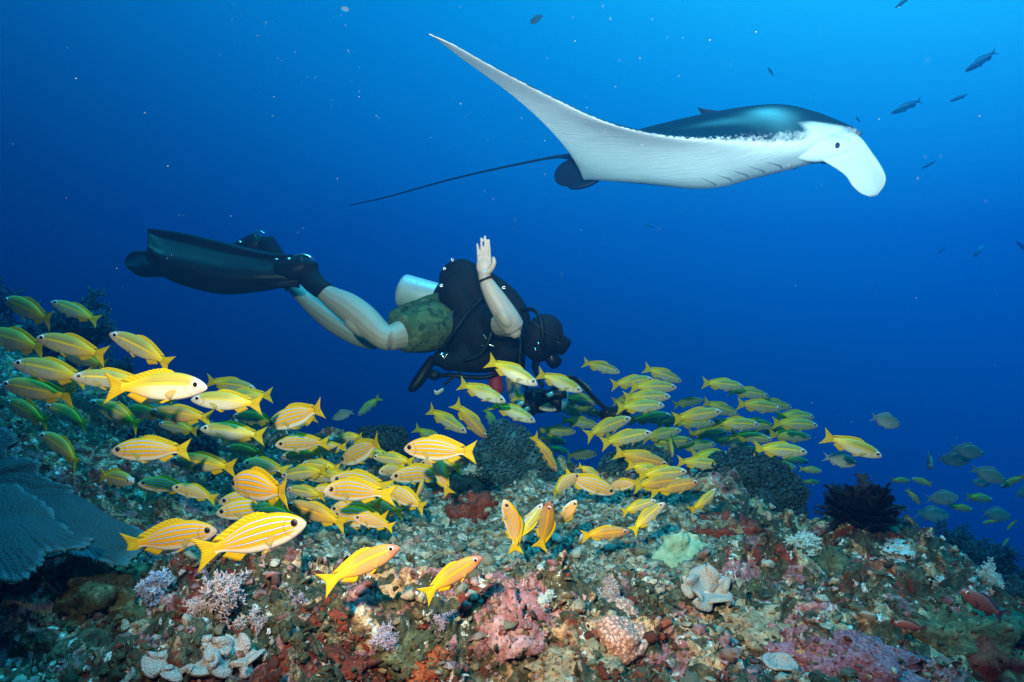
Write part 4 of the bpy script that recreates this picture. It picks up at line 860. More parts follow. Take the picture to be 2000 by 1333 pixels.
    # fins
    def swim_fin(pocket, top, bot, Yt, Yb, label, heel):
        f = tag(empty('swim_fin', P(pocket[0], pocket[1], Yt[0])), label, 'swim fin', 'swim fins of the diver')
        n, m = 44, 15; a = smooth_path(top, n); b = smooth_path(bot, n); G = np.zeros((n, m, 3)); TH = np.zeros((n, m))
        for i in range(n):
            q = i/(n-1)
            for j in range(m):
                v = j/(m-1); px, py = a[i]*(1-v)+b[i]*v; Y = (Yt[0]*(1-q)+Yt[1]*q)*(1-v)+(Yb[0]*(1-q)+Yb[1]*q)*v
                Y += .035*math.sin(2*math.pi*v+.6)*min(1, q*3)-.03*math.sin(math.pi*v)*q
                G[i, j] = A3(px, py, Y); edge = min(v, 1-v)
                TH[i, j] = (.010+.026*(1-q)**2)+(.020 if edge < .09 else 0)*(1-.6*q)+(.010 if abs((v*5) % 1-.5) < .16 else 0)*min(1, 4*(1-q))
        V, F = sheet_vf(G, TH); on(link('blade', mesh_np('blade', V, F, DM['rubber']), f), f)
        g = Geo(); limb(g, [heel[0], heel[1], heel[2]], [.066, .070, .05], 18); on(remeshed('foot_pocket', g, DM['rubber'], f, .008, 3), f)
        g = Geo(); c = np.array([A3(*p) for p in heel[3]]); add_tube(g, smooth_path(c, 20), np.concatenate([[.002], np.full(18, .004), [.002]]), 6); on(link('heel_strap', g.mesh('heel_strap', DM['metal']), f), f)
        for bx in heel[4]:
            g = Geo(); add_box(g, A3(*bx), (.030, .012, .010), R=Matrix.Rotation(.15, 3, 'Y')); on(link('buckle', g.mesh('buckle', DM['metal']), f), f)
        return f
    swim_fin((600, 525), [(600, 500), (540, 497), (495, 489), (440, 475), (365, 457), (312, 449), (289, 447)], [(582, 562), (548, 560), (505, 566), (440, 572), (375, 560), (325, 540), (288, 505)], (3.66, 3.62), (3.64, 3.58),
             'broad black swim fin nearest the camera on the near foot of the diver', ((600, 520, 3.655), (575, 528, 3.655), (540, 530, 3.65), [(571, 501, 3.58), (590, 497, 3.58), (606, 502, 3.585), (615, 512, 3.60)], [(563, 506, 3.585), (539, 507, 3.60)]))
    swim_fin((515, 470), [(520, 462), (480, 472), (420, 483), (340, 492), (270, 491), (252, 497), (244, 513)], [(545, 512), (500, 522), (430, 530), (350, 538), (310, 538), (276, 538), (250, 522)], (4.10, 4.06), (4.10, 4.04),
             'black swim fin behind the near one with its round heel showing above', ((510, 472, 4.09), (492, 482, 4.09), (465, 488, 4.09), [(492, 459, 4.0), (505, 452, 4.0), (517, 456, 4.0)], [(468, 473, 4.0)]))
    # mask
    mk = tag(empty('dive_mask', H(.08, 0, .02)), 'black dive mask with dark glossy lens on the face of the diver', 'dive mask')
    g = Geo(); th = np.linspace(0, 2*np.pi, 33)[:-1]
    def mring(x, sy, sz): return np.array([H(x, sy*np.sign(math.cos(t_))*abs(math.cos(t_))**.6, .018+sz*np.sign(math.sin(t_))*abs(math.sin(t_))**.6) for t_ in th])
    V = np.concatenate([mring(.045, .086, .058), mring(.095, .084, .056), mring(.118, .080, .052), mring(.118, .070, .043), mring(.105, .068, .041)]); g.add(V, grid_faces(5, 32, True)); on(link('frame', g.mesh('frame', DM['rubber']), mk), mk)
    g = Geo(); V = np.concatenate([mring(.108, .069, .042), [H(.110, 0, .018)]]); j = np.arange(32); g.add(V, np.stack([np.full(32, 32), j, (j+1) % 32], 1)); on(link('lens', g.mesh('lens', DM['glass'], False), mk), mk)
    g = Geo(); t2 = np.linspace(math.pi*.5, math.pi*1.5, 20); add_tube(g, [H(.05+.165*math.cos(q), .095*math.sin(q), .03) for q in t2], .010, 8); on(link('strap', g.mesh('strap', DM['rubber']), mk), mk)
    g = Geo(); add_box(g, H(.045, -.090, .022), (.028, .010, .018), R=HR); on(link('buckle', g.mesh('buckle', DM['metal']), mk), mk)
    # regulator and hoses
    rg = tag(empty('regulator', H(.1, 0, -.07)), 'black regulator with looping hoses at the mouth of the diver', 'regulator')
    g = Geo(); add_tube(g, [H(.085, 0, -.07), H(.12, 0, -.075), H(.15, 0, -.08), H(.158, 0, -.082)], [.026, .040, .040, .03], 20); on(link('second_stage', g.mesh('second_stage', DM['rubber']), rg), rg)
    for pts, r in (([(985, 628, 3.80), (1008, 612, 3.70), (1032, 604, 3.58), (1050, 612, 3.52), (1059, 640, 3.50), (1060, 672, 3.52), (1064, 690, 3.58)], .011), ([(1010, 640, 3.60), (1016, 670, 3.52), (1015, 705, 3.52), (1018, 740, 3.52), (1035, 765, 3.5)], .009), ([(848, 735, 3.60), (880, 733, 3.58), (915, 737, 3.57), (955, 736, 3.56), (985, 722, 3.58)], .012), ([(905, 722, 3.58), (880, 742, 3.57), (868, 752, 3.57)], .007)):
        g = Geo(); limb(g, pts, [r]*len(pts), 8, 40); on(link('hose', g.mesh('hose', DM['rubber']), rg), rg)
    for c in ((1052, 672, 3.545), (1046, 684, 3.545), (1057, 664, 3.55)):
        g = Geo(); add_box(g, A3(*c), (.018, .006, .009), R=Matrix.Rotation(.9, 3, 'Y')); on(link('metal_clip', g.mesh('metal_clip', DM['metal']), rg), rg)
    # gauge console hanging at the hip
    cn = tag(empty('gauge_console', P(822, 735, 3.6)), 'black gauge console dangling below the hip of the diver', 'gauge console')
    g = Geo(); limb(g, [(846, 700, 3.62), (832, 722, 3.6), (822, 738, 3.59), (808, 756, 3.58), (800, 763, 3.58)], [.022, .030, .032, .026, .014], 14); on(link('boot', g.mesh('boot', DM['rubber']), cn), cn)
    g = Geo(); blob(g, A3(848, 733, 3.57), (.036, .026, .028)); on(link('gauge', g.mesh('gauge', DM['rubber']), cn), cn)
    sl = tag(empty('dive_slate', P(857, 766, 3.6)), 'small pale plastic tag hanging under the diver', 'tag'); g = Geo(); G = np.array([[A3(848+18*i/5, 762+8*j/3+3*math.sin(i), 3.6+.01*j) for j in range(4)] for i in range(6)]); V, F = sheet_vf(G, .006); g.add(V, F); on(link('plate', g.mesh('plate', DM['white']), sl), sl)
    rp = tag(empty('red_pouch', P(968, 750, 3.62)), 'dark red pouch hanging under the chest of the diver', 'pouch'); g = Geo(); limb(g, [(966, 728, 3.62), (968, 745, 3.61), (970, 762, 3.61), (969, 772, 3.62)], [.022, .036, .036, .018], 16); on(link('bag', g.mesh('bag', DM['red']), rp), rp)
    # underwater camera
    uc = tag(empty('underwater_camera', P(1052, 785, 3.48)), 'black underwater camera housing with strobe arm held below the diver', 'camera'); c = A3(1052, 783, 3.48)
    g = Geo(); blob(g, c, (.088, .062, .066)); add_box(g, c, (.15, .10, .11)); on(remeshed('housing', g, DM['rubber'], uc, .008, 5), uc)
    g = Geo(); add_tube(g, [c+np.array([.06, 0, 0]), c+np.array([.10, 0, 0]), c+np.array([.11, -.0, 0])], [.058, .062, .06], 24); on(link('port', g.mesh('port', DM['rubber']), uc), uc)
    g = Geo(); V = ICO3[0]*np.array([.045, .054, .054]); g.add(V+c+np.array([.105, 0, 0]), ICO3[1]); on(link('dome', g.mesh('dome', DM['glass']), uc), uc)
    for s in (-1, 1):
        g = Geo(); add_tube(g, smooth_path([c+np.array([-.03, s*.06, -.05]), c+np.array([-.03, s*.125, -.045]), c+np.array([-.03, s*.13, .03]), c+np.array([-.03, s*.06, .05])], 18), .013, 10); on(link('handle', g.mesh('handle', DM['rubber']), uc), uc)
    for pts in ([(1075, 765, 3.4), (1110, 738, 3.4), (1130, 746, 3.42), (1165, 782, 3.45), (1192, 806, 3.46)], [(1060, 755, 3.58), (1042, 715, 3.66), (1052, 700, 3.68), (1046, 722, 3.66)]):
        g = Geo(); limb(g, pts, [.011]*len(pts), 10, 30); on(link('arm', g.mesh('arm', DM['rubber']), uc), uc)
    for p, r in (((1196, 810, 3.46), .045), ((1078, 770, 3.36), .022)):
        g = Geo(); q = A3(*p); add_tube(g, [q+np.array([-.05, 0, 0]), q+np.array([.04, 0, 0]), q+np.array([.07, 0, 0])], [r*.8, r, r*1.1], 18); so = on(link('strobe_head', g.mesh('strobe_head', DM['rubber']), uc), uc)
        g = Geo(); add_tube(g, [q+np.array([.071, 0, 0]), q+np.array([.078, 0, 0])], [r*.9, r*.7], 18); lo = link('lens', g.mesh('lens', DM['glass']), so)
    for p in ((1016, 790, 3.42), (1074, 771, 3.34), (1028, 800, 3.42)):
        g = Geo(); add_box(g, A3(*p), (.035, .02, .02), R=Matrix.Rotation(-.4, 3, 'Y')); on(link('clamp', g.mesh('clamp', DM['glass']), uc), uc)
build_diver()
# ================================================================== corals, sponges, rubble
def tuft_mat(name, dark, pale, rough=.7, trans=.25, scale=40):
    t = NT(name); n = t.noise(scale, 3); c = t.mix(t.map(n, .35, .7), dark, pale); t.fin(c, rough, .2)
    tr = t.n('BsdfTranslucent'); t.set(tr.inputs[0], c); mx = t.n('MixShader'); mx.inputs[0].default_value = trans
    t.t.links.new(t.b.outputs[0], mx.inputs[1]); t.t.links.new(tr.outputs[0], mx.inputs[2]); t.t.links.new(mx.outputs[0], t.out.inputs[0]); return t.m
def crust(name, cols, scale=40, vor=0, rough=.75, bump=.8, bd=.012):
    t = NT(name); n = t.noise(scale, 5, .7, dist=.3); nb = t.noise(scale*.18, 3)
    c = t.ramp(t.math('ADD', t.math('MULTIPLY', n, .75), t.math('MULTIPLY', nb, .25)), [(.30, cols[0]), (.5, cols[1]), (.68, cols[2])]); hh = n
    if vor:
        v = t.voronoi(vor); c = t.mix(t.map(v, .25, .6, 0, .8), c, tuple(x*.35 for x in cols[0])); hh = t.math('SUBTRACT', n, v)
    t.bump(hh, bump, bd); return t.fin(c, rough, .22)
CM = dict(
 lav=tuft_mat('lavender_soft_coral', (.32, .26, .37), (.58, .53, .62)), cream=tuft_mat('cream_soft_coral', (.34, .28, .32), (.60, .55, .56)), bluew=tuft_mat('blue_white_soft_coral', (.24, .32, .50), (.55, .62, .74)),
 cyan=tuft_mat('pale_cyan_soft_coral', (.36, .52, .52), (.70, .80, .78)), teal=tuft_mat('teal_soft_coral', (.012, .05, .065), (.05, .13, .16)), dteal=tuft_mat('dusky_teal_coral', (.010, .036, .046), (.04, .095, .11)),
 black=tuft_mat('black_feather', (.004, .005, .008), (.016, .018, .022), trans=.05), blackp=tuft_mat('feather_tips', (.008, .009, .012), (.03, .033, .04), trans=.1),
 red=crust('rust_red_sponge', ((.03, .006, .004), (.14, .022, .010), (.26, .06, .025)), 38), orange=crust('orange_sponge', ((.08, .016, .006), (.28, .06, .018), (.44, .16, .06)), 45),
 pink=crust('pink_coralline', ((.07, .028, .036), (.24, .11, .125), (.44, .31, .30)), 30), peach=crust('peach_coral', ((.34, .17, .12), (.56, .33, .26), (.66, .50, .46)), 90, vor=150, bump=.5, bd=.004),
 purple=crust('purple_sponge', ((.010, .006, .012), (.045, .018, .035), (.09, .04, .06)), 70, vor=85, bump=1.0, bd=.006), green=crust('green_leafy_coral', ((.08, .16, .11), (.20, .32, .22), (.34, .46, .34)), 40, bump=.7),
 white=crust('white_crust', ((.16, .20, .20), (.34, .38, .38), (.52, .56, .55)), 35), tan=crust('tan_crust', ((.06, .04, .02), (.26, .19, .11), (.52, .43, .30)), 50), olive=crust('olive_turf', ((.012, .016, .008), (.06, .065, .03), (.20, .20, .10)), 45),
 mauve=crust('mauve_fuzzy_coral', ((.09, .03, .05), (.25, .10, .14), (.42, .26, .28)), 120), leather=crust('leather_coral', ((.28, .25, .20), (.40, .36, .30), (.46, .43, .38)), 26, bump=.25, bd=.003))
t = NT('leather_coral_skin'); vd = t.voronoi(330); n = t.noise(12, 3); t.bump(vd, .6, .003); CM['leatherp'] = t.fin(t.mix(t.map(vd, .15, .55), t.mix(n, (.33, .30, .27), (.42, .39, .35)), (.23, .21, .19)), .6, .3)
t = NT('plate_coral'); sp = t.n('SeparateXYZ'); t.set(sp.inputs[0], t.uv()); n = t.noise(55, 4, .7); nb = t.noise(5, 3); wv = t.math('SINE', t.math('ADD', t.math('MULTIPLY', sp.outputs[0], 260), t.math('MULTIPLY', n, 6)))
c = t.mix(t.math('ADD', t.math('MULTIPLY', n, .6), t.math('MULTIPLY', nb, .4)), (.002, .022, .030), (.009, .060, .078)); c = t.mix(t.map(sp.outputs[1], .93, 1.0, 0, .7), c, (.03, .13, .16)); t.bump(t.math('ADD', t.math('MULTIPLY', wv, .08), t.voronoi(190)), .55, .005); CM['plate'] = t.fin(c, .75, .2)

def frames(D):
    D = D/np.linalg.norm(D, axis=1, keepdims=True); a = np.where((np.abs(D[:, 2]) < .9)[:, None], np.array([0, 0, 1.0]), np.array([1.0, 0, 0])); X = np.cross(a, D); X /= np.linalg.norm(X, axis=1, keepdims=True); return X, np.cross(D, X), D
def nubs(g, B, D, L, w, tip):
    """many little club shaped polyps at B along D"""
    B = np.asarray(B, float); X, Y, Z = frames(np.asarray(D, float)); L = np.asarray(L, float)[:, None]; w = np.asarray(w, float)[:, None]; n = len(B)
    if n == 0: return
    base = [B+X*w*.45, B-X*w*.22+Y*w*.39, B-X*w*.22-Y*w*.39]; m = B+Z*L*(.7 if tip else 1.0); mid = [m+X*w, m-X*w*.5+Y*w*.87, m-X*w*.5-Y*w*.87]; k = 7 if tip else 6
    V = np.stack(base+mid+([B+Z*L] if tip else []), 1).reshape(-1, 3); o = (np.arange(n)*k)[:, None]
    g.V.append(V.astype(np.float32))
    for q in ((0, 1, 4, 3), (1, 2, 5, 4), (2, 0, 3, 5)): g.F4.append((o+np.array(q)[None]+g.n).astype(np.int32))
    for q in (((3, 4, 6), (4, 5, 6), (5, 3, 6)) if tip else ((3, 4, 5),)): g.F3.append((o+np.array(q)[None]+g.n).astype(np.int32))
    g.n += len(V)
def strew(g, shapes, pos, s, tilt, col, rs, stretch=1.0):
    """copies of the shapes at pos, each with its own size, turn and colour"""
    n = len(pos); which = rs.integers(0, len(shapes), n); a, b, c = rs.uniform(0, 6.28, n), rs.normal(0, tilt, n), rs.normal(0, tilt, n)
    ca, sa, cb, sb, cc, sc = np.cos(a), np.sin(a), np.cos(b), np.sin(b), np.cos(c), np.sin(c); O = np.zeros(n); I = np.ones(n)
    M = lambda *r: np.array(r).transpose(2, 0, 1)
    R = M((ca, -sa, O), (sa, ca, O), (O, O, I))@M((I, O, O), (O, cb, -sb), (O, sb, cb))@M((cc, O, sc), (O, I, O), (-sc, O, cc))
    for k, (V, F) in enumerate(shapes):
        ix = np.nonzero(which == k)[0]
        if not len(ix): continue
        W = np.einsum('nij,vj->nvi', R[ix], V*np.array([1, 1, stretch]))*s[ix][:, None, None]+pos[ix][:, None, :]
        FF = (np.arange(len(ix))[:, None, None]*len(V)+F[None]).reshape(-1, F.shape[1])
        g.add(W.reshape(-1, 3), FF, np.repeat(col[ix], len(V), 0))
LUMPS = []
def lump(name, px, py, r, mat, label, cat, seed=0, amp=.28, freq=2.2, group=None, sink=.5, Y=None, src=ICO4, knobs=0):
    p = P(px, py, Y) if Y else on_ground(px, py); V, F = src
    if cat == 'coral': sink = .0
    q = V*1.0; d = 1+amp*fbm(V*freq+seed*7.7, 4, seed)+.45*amp*fbm(V*freq*4+seed, 4, seed+5)
    if knobs: d = d+knobs*np.abs(vnoise(V*freq*2.6+seed*3, seed+8))
    o = link(name, mesh_np(name, q*d[:, None]*np.asarray(r), F, mat)); o.location = p+Vector((0, .3*r[1], -sink*r[2])); o.rotation_euler = (0, 0, seed*1.3)
    LUMPS.append((o.location.copy(), q*d[:, None]*np.asarray(r), seed*1.3, mat, max(r)))
    return tag(o, label, cat, group)
def build_lumps():
    R = [('sponge',520,1088,(.15,.13,.13),'purple','dark purple boulder sponge behind the largest striped snapper','sponge',.12,1.2),
     ('sponge',400,1080,(.13,.1,.06),'purple','low maroon sponge under the lowest left striped snapper','sponge',.3,2),
     ('sponge',636,1216,(.055,.05,.05),'red','rust red sponge left of centre, right of the small turquoise chip','sponge',.3,2.5),
     ('sponge',672,1208,(.06,.05,.05),'red','rounded rust red sponge touching another on its left','sponge',.3,2.5),
     ('sponge',600,1318,(.10,.06,.035),'red','flat rust red sponge at the bottom edge left of centre','sponge',.35,2.6),
     ('sponge',848,1300,(.075,.06,.05),'orange','bright orange red sponge at the bottom edge under the small white tuft','sponge',.3,2.6),
     ('sponge',790,1270,(.085,.06,.05),'olive','brown mound sponge below the lavender soft corals','sponge',.3,2.2),
     ('sponge',715,1170,(.045,.04,.022),'red','small flat red sponge on the rubble left of the lowest orange fish','sponge',.3,2.5),
     ('sponge',330,1165,(.05,.04,.03),'red','dull red sponge beside the blue branching soft coral','sponge',.35,2.5),
     ('sponge',420,1180,(.06,.05,.035),'red','dull red sponge just above the cream soft coral at lower left','sponge',.35,2.5),
     ('sponge',300,1290,(.11,.07,.04),'red','wide dark red sponge left of the folded leather coral at the bottom','sponge',.35,2.5),
     ('sponge',880,955,(.16,.12,.09),'red','dark red overgrown knob behind the striped school, under the pale bush','sponge',.35,2.4),
     ('sponge',930,990,(.14,.10,.08),'red','maroon rock sponge left of the upright orange striped snapper','sponge',.4,2.4),
     ('coral_rock',1000,1255,(.062,.055,.082),'pink','upright pink encrusted rock at bottom centre','coral',.34,2.6),
     ('coral_rock',1035,1190,(.035,.03,.05),'pink','pink knob leaning out on top of the upright pink rock','coral',.3,2.6),
     ('coral_rock',965,1235,(.03,.03,.075),'pink','narrow pink crust finger left of the upright pink rock','coral',.3,2.6),
     ('coral',1205,1205,(.055,.035,.035),'peach','pale lilac lobe above the peach coral at bottom centre right','coral',.18,1.8),
     ('coral',1215,1268,(.062,.05,.05),'peach','peach coloured lobed coral at bottom centre right','coral',.22,1.8),
     ('coral',1178,1240,(.035,.03,.03),'peach','small peach lobe on the left flank of the peach coral','coral',.2,1.8),
     ('coral',1248,1248,(.035,.03,.028),'peach','small peach lobe on the right flank of the peach coral','coral',.2,1.8),
     ('sponge',1365,1285,(.05,.045,.04),'orange','orange sponge below the wavy white leather coral','sponge',.32,2.6),
     ('sponge',1290,1290,(.05,.04,.035),'mauve','wine red sponge between the peach coral and an orange sponge','sponge',.32,2.6),
     ('sponge',1425,1295,(.04,.035,.03),'orange','smaller orange sponge right of the larger orange one','sponge',.32,2.6),
     ('coral',1650,1318,(.13,.08,.06),'mauve','fuzzy rose coloured coral mound at the bottom edge right of centre','coral',.25,2.6),
     ('rock',1430,1152,(.05,.05,.045),'olive','left one of two round turf covered boulders right of centre','rock',.2,2),
     ('rock',1475,1158,(.05,.05,.042),'olive','right one of two round turf covered boulders right of centre','rock',.2,2),
     ('coral',1690,1112,(.085,.06,.035),'white','white crusting coral on top of the right hand mound','coral',.35,2.8),
     ('coral',1735,1075,(.13,.08,.025),'white','pale cyan crust streak on the back of the right hand mound','coral',.4,3),
     ('coral',1850,1150,(.05,.04,.03),'white','small pale crust on the slope above the orange anthias','coral',.4,3),
     ('sponge',1560,1120,(.07,.06,.05),'mauve','violet red sponge in the cleft of the right hand mound','sponge',.35,2.4),
     ('sponge',1720,1145,(.035,.03,.025),'tan','small oval tan sponge under the white crusting coral','sponge',.15,1.5),
     ('sponge',1620,1118,(.045,.03,.028),'tan','yellowish tan sponge left of the white crusting coral','sponge',.2,1.8),
     ('rock',1330,1010,(.11,.1,.07),'olive','dark turf covered rock above the green leafy coral','rock',.35,2.6),
     ('rock',1420,1040,(.16,.1,.07),'red','brown red overgrown ledge right of the olive snapper','rock',.4,2.6),
     ('rock',1640,1160,(.22,.14,.12),'olive','large dark overgrown boulder in the right hand slope','rock',.35,2.4),
     ('rock',1860,1230,(.20,.14,.09),'olive','dark overgrown rock at lower right under the anthias','rock',.35,2.4),
     ('rock',1950,1290,(.18,.12,.08),'red','reddish dark rock in the lower right corner','rock',.35,2.4),
     ('rock',180,1150,(.20,.14,.10),'olive','dark rock in the shade under the plate coral','rock',.35,2.4),
     ('rock',1530,1240,(.12,.09,.05),'tan','tan overgrown rock right of the leather coral','rock',.35,2.6),
     ('rock',1130,1300,(.09,.07,.045),'tan','tan knobbly rock between the pink rock and the peach coral','rock',.4,3),
     ('sponge',1545,1190,(.05,.04,.03),'olive','olive sponge in the slope right of the round boulders','sponge',.3,2.4),
     ('sponge',1890,1270,(.05,.04,.035),'mauve','rosy sponge patch on the dark slope at lower right','sponge',.3,2.4)]
    for i, (nm, px, py, r, m, lab, cat, amp, fr) in enumerate(R): lump(nm, px, py, r, CM[m], lab, cat, i+1, amp, fr, knobs=.18 if m in ('red', 'pink', 'tan', 'olive', 'orange', 'mauve') else 0)
    # green leafy coral: a crumpled upright sheet
    p = on_ground(1340, 1110); G = np.zeros((30, 22, 3))
    for i in range(30):
        for j in range(22):
            u, v = i/29*2-1, j/21; w = (.085+.03*math.sin(5*v))*(1-.25*(1-v)); e = vnoise(np.array([u*2.2, v*2.2, 3.3])[None], 4)[0]; e2 = vnoise(np.array([u*6, v*6, 1.3])[None], 6)[0]
            G[i, j] = (u*w+.012*e2, .05*v+.022*e+.02*u*u, .115*v*(1-.18*abs(u)**2)+.010*e2-.02)
    V, F = sheet_vf(G, .012); o = link('leafy_coral', mesh_np('leafy_coral', V, F, CM['green'])); o.location = p; tag(o, 'pale green crumpled leafy coral standing on the rubble right of centre', 'coral')
    # cup with two holes beneath it
    V, F = ICO4; d = np.ones(len(V))
    for c in ((-.35, -.75, .45), (.4, -.7, .5)): d -= .35*np.exp(-((V-np.array(c)/np.linalg.norm(c))**2).sum(1)/.05)
    o = link('sponge', mesh_np('sponge', V*d[:, None]*np.array([.034, .03, .028]), F, CM['tan'])); o.location = on_ground(1352, 1140)+Vector((0, .01, .008)); tag(o, 'small tan sponge with two round holes under the green leafy coral', 'sponge')
build_lumps()

# ------------------------------------------------------------------ leather corals: a stalk under a folded disc
def leather(px, py, scale, folds, label, seed, rot=0.0, tilt=.5, lobes=5, amp=.55, lift=0.0):
    p = on_ground(px, py)+Vector((0, 0, lift)); root = empty('leather_coral', p); root.rotation_euler = (tilt, 0, rot); tag(root, label, 'coral', 'leather corals'); rs = np.random.default_rng(seed); ph = rs.uniform(0, 6.28, 4)
    nr, na = 26, 150; G = np.zeros((nr, na+1, 3))
    for i in range(nr):
        f = i/(nr-1); r = scale*(.12+.88*f)
        for j in range(na+1):
            a = 2*math.pi*j/na; q = lobes*a+ph[0]+.6*math.sin(2*a+ph[2]); rim = max(0, f-.75)/.25
            rr = r*(1+amp*.30*f**1.6*math.sin(q)+.12*f*math.cos(2*a+ph[3])); aa = a+amp*.20*f**2*math.sin(2*q+ph[1])
            G[i, j] = (rr*math.cos(aa), rr*math.sin(aa)*.72, scale*(.55+.42*f**1.4+amp*.26*f**2*math.cos(q)-.16*rim**2))
    V, F = sheet_vf(G, (.12+.10*np.clip((np.linspace(0, 1, nr)-.6)/.4, 0, 1)**.5)[:, None]*scale); cap = link('cap', mesh_np('cap', V, F, CM['leatherp']), root)
    g = Geo(); add_tube(g, [(0, 0, -.25*scale), (0, 0, .1*scale), (0, 0, .4*scale), (0, 0, .48*scale), (0, 0, .52*scale)], [.42*scale, .36*scale, .34*scale, .36*scale, .20*scale], 30); link('stalk', g.mesh('stalk', CM['leather']), root)
    return root
leather(1368, 1200, .068, 5, 'wavy white leather coral with thick folded rim right of centre', 3, 0.4, .6, 5, .7, .03)
leather(372, 1320, .050, 5, 'cream folded leather coral at the bottom edge, left of its twin', 11, 0.2, .45, 6, .8)
leather(440, 1322, .048, 5, 'cream folded leather coral at the bottom edge, right of its twin', 17, 1.4, .45, 5, .9)
leather(405, 1296, .042, 5, 'cream folded leather coral standing behind the pair at the bottom edge', 23, 2.6, .4, 6, .8)
leather(1520, 1322, .034, 5, 'small mushroom shaped leather coral at the bottom edge right of centre', 31, .5, .15, 3, .25)

# ------------------------------------------------------------------ branching soft corals
def tree_coral(px, py, hgt, mat, label, seed, spread=1.0, Y=None, levels=4, up=1.0, name='soft_coral', group='branching soft corals', polyp=1.0, lean=(0, 0), thick=1.0):
    p = P(px, py, Y) if Y else on_ground(px, py)
    if Y: p.z = gz(p.x, p.y)-.01
    root = empty(name, p); tag(root, label, 'coral', group); rs = np.random.default_rng(seed); g = Geo(); gp = Geo()
    PB, PD = [], []
    def polyps(c, d, n, s): PB.append(np.repeat(c[None], n, 0)); PD.append(np.repeat(d[None], n, 0))
    def grow(b, d, L, r, lev):
        k = 5 if lev < 3 else 2; pts = [b]; dd = d.copy()
        for i in range(k):
            dd = dd+rs.normal(0, .16, 3)+np.array([0, 0, .05*up]); dd /= np.linalg.norm(dd); pts.append(pts[-1]+dd*L/k)
        pts = np.array(pts); add_tube(g, pts, np.linspace(r, r*.6, k+1), 5 if lev < 3 else 3)
        if lev >= 2:
            for i in range(1, k+1): polyps(pts[i], dd, int(2*polyp+.5) if lev < 3 else int(5*polyp) if lev < levels else int(8*polyp), hgt*.055)
        if lev < levels:
            n = rs.integers(4, 6) if lev < 2 else rs.integers(3, 5)
            for i in range(n):
                f = rs.uniform(.3, 1.0); q = pts[min(k, int(f*k+.5))]; sd_ = rs.normal(0, 1, 3)*spread; sd_[1] *= .75; nd = dd*.75+sd_*.62; nd /= np.linalg.norm(nd)
                grow(q, nd, L*rs.uniform(.55, .8), r*.58, lev+1)
    d0 = np.array([lean[0], lean[1], 1.0]); d0 /= np.linalg.norm(d0)
    grow(np.array([0, 0, -.02*hgt]), d0, hgt*.42, hgt*.045*thick, 0)
    PB = np.concatenate(PB); PD = np.concatenate(PD); n = len(PB); sz = hgt*.055; v = PD*.6+rs.normal(0, .6, (n, 3)); Ls = sz*rs.uniform(.7, 1.7, n); ke = rs.random(n) < .5; nubs(gp, (PB+rs.normal(0, sz*.25, (n, 3)))[ke], v[ke], Ls[ke], Ls[ke]*.16, False)
    link('branch', g.mesh('branch', mat), root); link('polyp_tufts', gp.mesh('polyp_tufts', mat), root)
    return root
for i, a in enumerate([
 (425, 1235, .115, 'cream', 'largest cream branching soft coral above the folded leather corals', 1.0), (487, 1255, .075, 'cream', 'rounded cream soft coral right of the largest one at lower left', 1.2),
 (392, 1232, .070, 'cream', 'low cream soft coral on the left foot of the largest one', 1.1), (318, 1190, .105, 'bluew', 'bluish branching soft coral with bare twigs at lower left', 1.0), (275, 1190, .06, 'bluew', 'small bluish soft coral left of the larger bluish one', 1.2),
 (745, 1285, .085, 'lav', 'lavender branching soft coral at the bottom, left one of a pair', 1.1), (845, 1252, .065, 'lav', 'bushy lavender soft coral at the bottom, right one of a pair', 1.3), (824, 1297, .032, 'cream', 'tiny white soft coral tuft on the brown mound sponge', 1.2),
 (1205, 1188, .075, 'cream', 'pale round soft coral tuft above the peach coral', 1.4), (1068, 1215, .055, 'cyan', 'small pale soft coral right of the upright pink rock', 1.0), (590, 1195, .05, 'lav', 'faint lavender soft coral left of the red sponges', 1.3),
 (1565, 1095, .125, 'cyan', 'spiky pale cyan soft coral on the edge of the right hand mound', 1.15), (1600, 1100, .10, 'cyan', 'pale cyan soft coral right next to the spiky one on the mound', 1.2), (1535, 1092, .08, 'cyan', 'low pale cyan soft coral left next to the spiky one', 1.2),
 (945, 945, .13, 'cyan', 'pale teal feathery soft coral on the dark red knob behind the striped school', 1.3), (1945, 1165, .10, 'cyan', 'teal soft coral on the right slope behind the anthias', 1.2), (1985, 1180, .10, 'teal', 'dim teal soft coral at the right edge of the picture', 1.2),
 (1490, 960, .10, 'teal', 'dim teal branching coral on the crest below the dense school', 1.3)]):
    tree_coral(a[0], a[1], a[2], CM[a[3]], a[4], 50+i, a[5], polyp=1.0 if a[2] > .05 else .6)
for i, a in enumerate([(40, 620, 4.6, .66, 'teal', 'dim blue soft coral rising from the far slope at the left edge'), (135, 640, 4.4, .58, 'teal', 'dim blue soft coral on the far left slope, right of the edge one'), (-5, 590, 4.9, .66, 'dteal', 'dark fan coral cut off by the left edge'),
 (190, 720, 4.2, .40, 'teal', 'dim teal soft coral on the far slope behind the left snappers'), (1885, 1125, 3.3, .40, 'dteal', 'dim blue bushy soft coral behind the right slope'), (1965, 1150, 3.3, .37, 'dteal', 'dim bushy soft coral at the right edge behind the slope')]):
    tree_coral(a[0], a[1], a[3], CM[a[4]], a[5], 90+i, 1.0, Y=a[2], group='far soft corals')

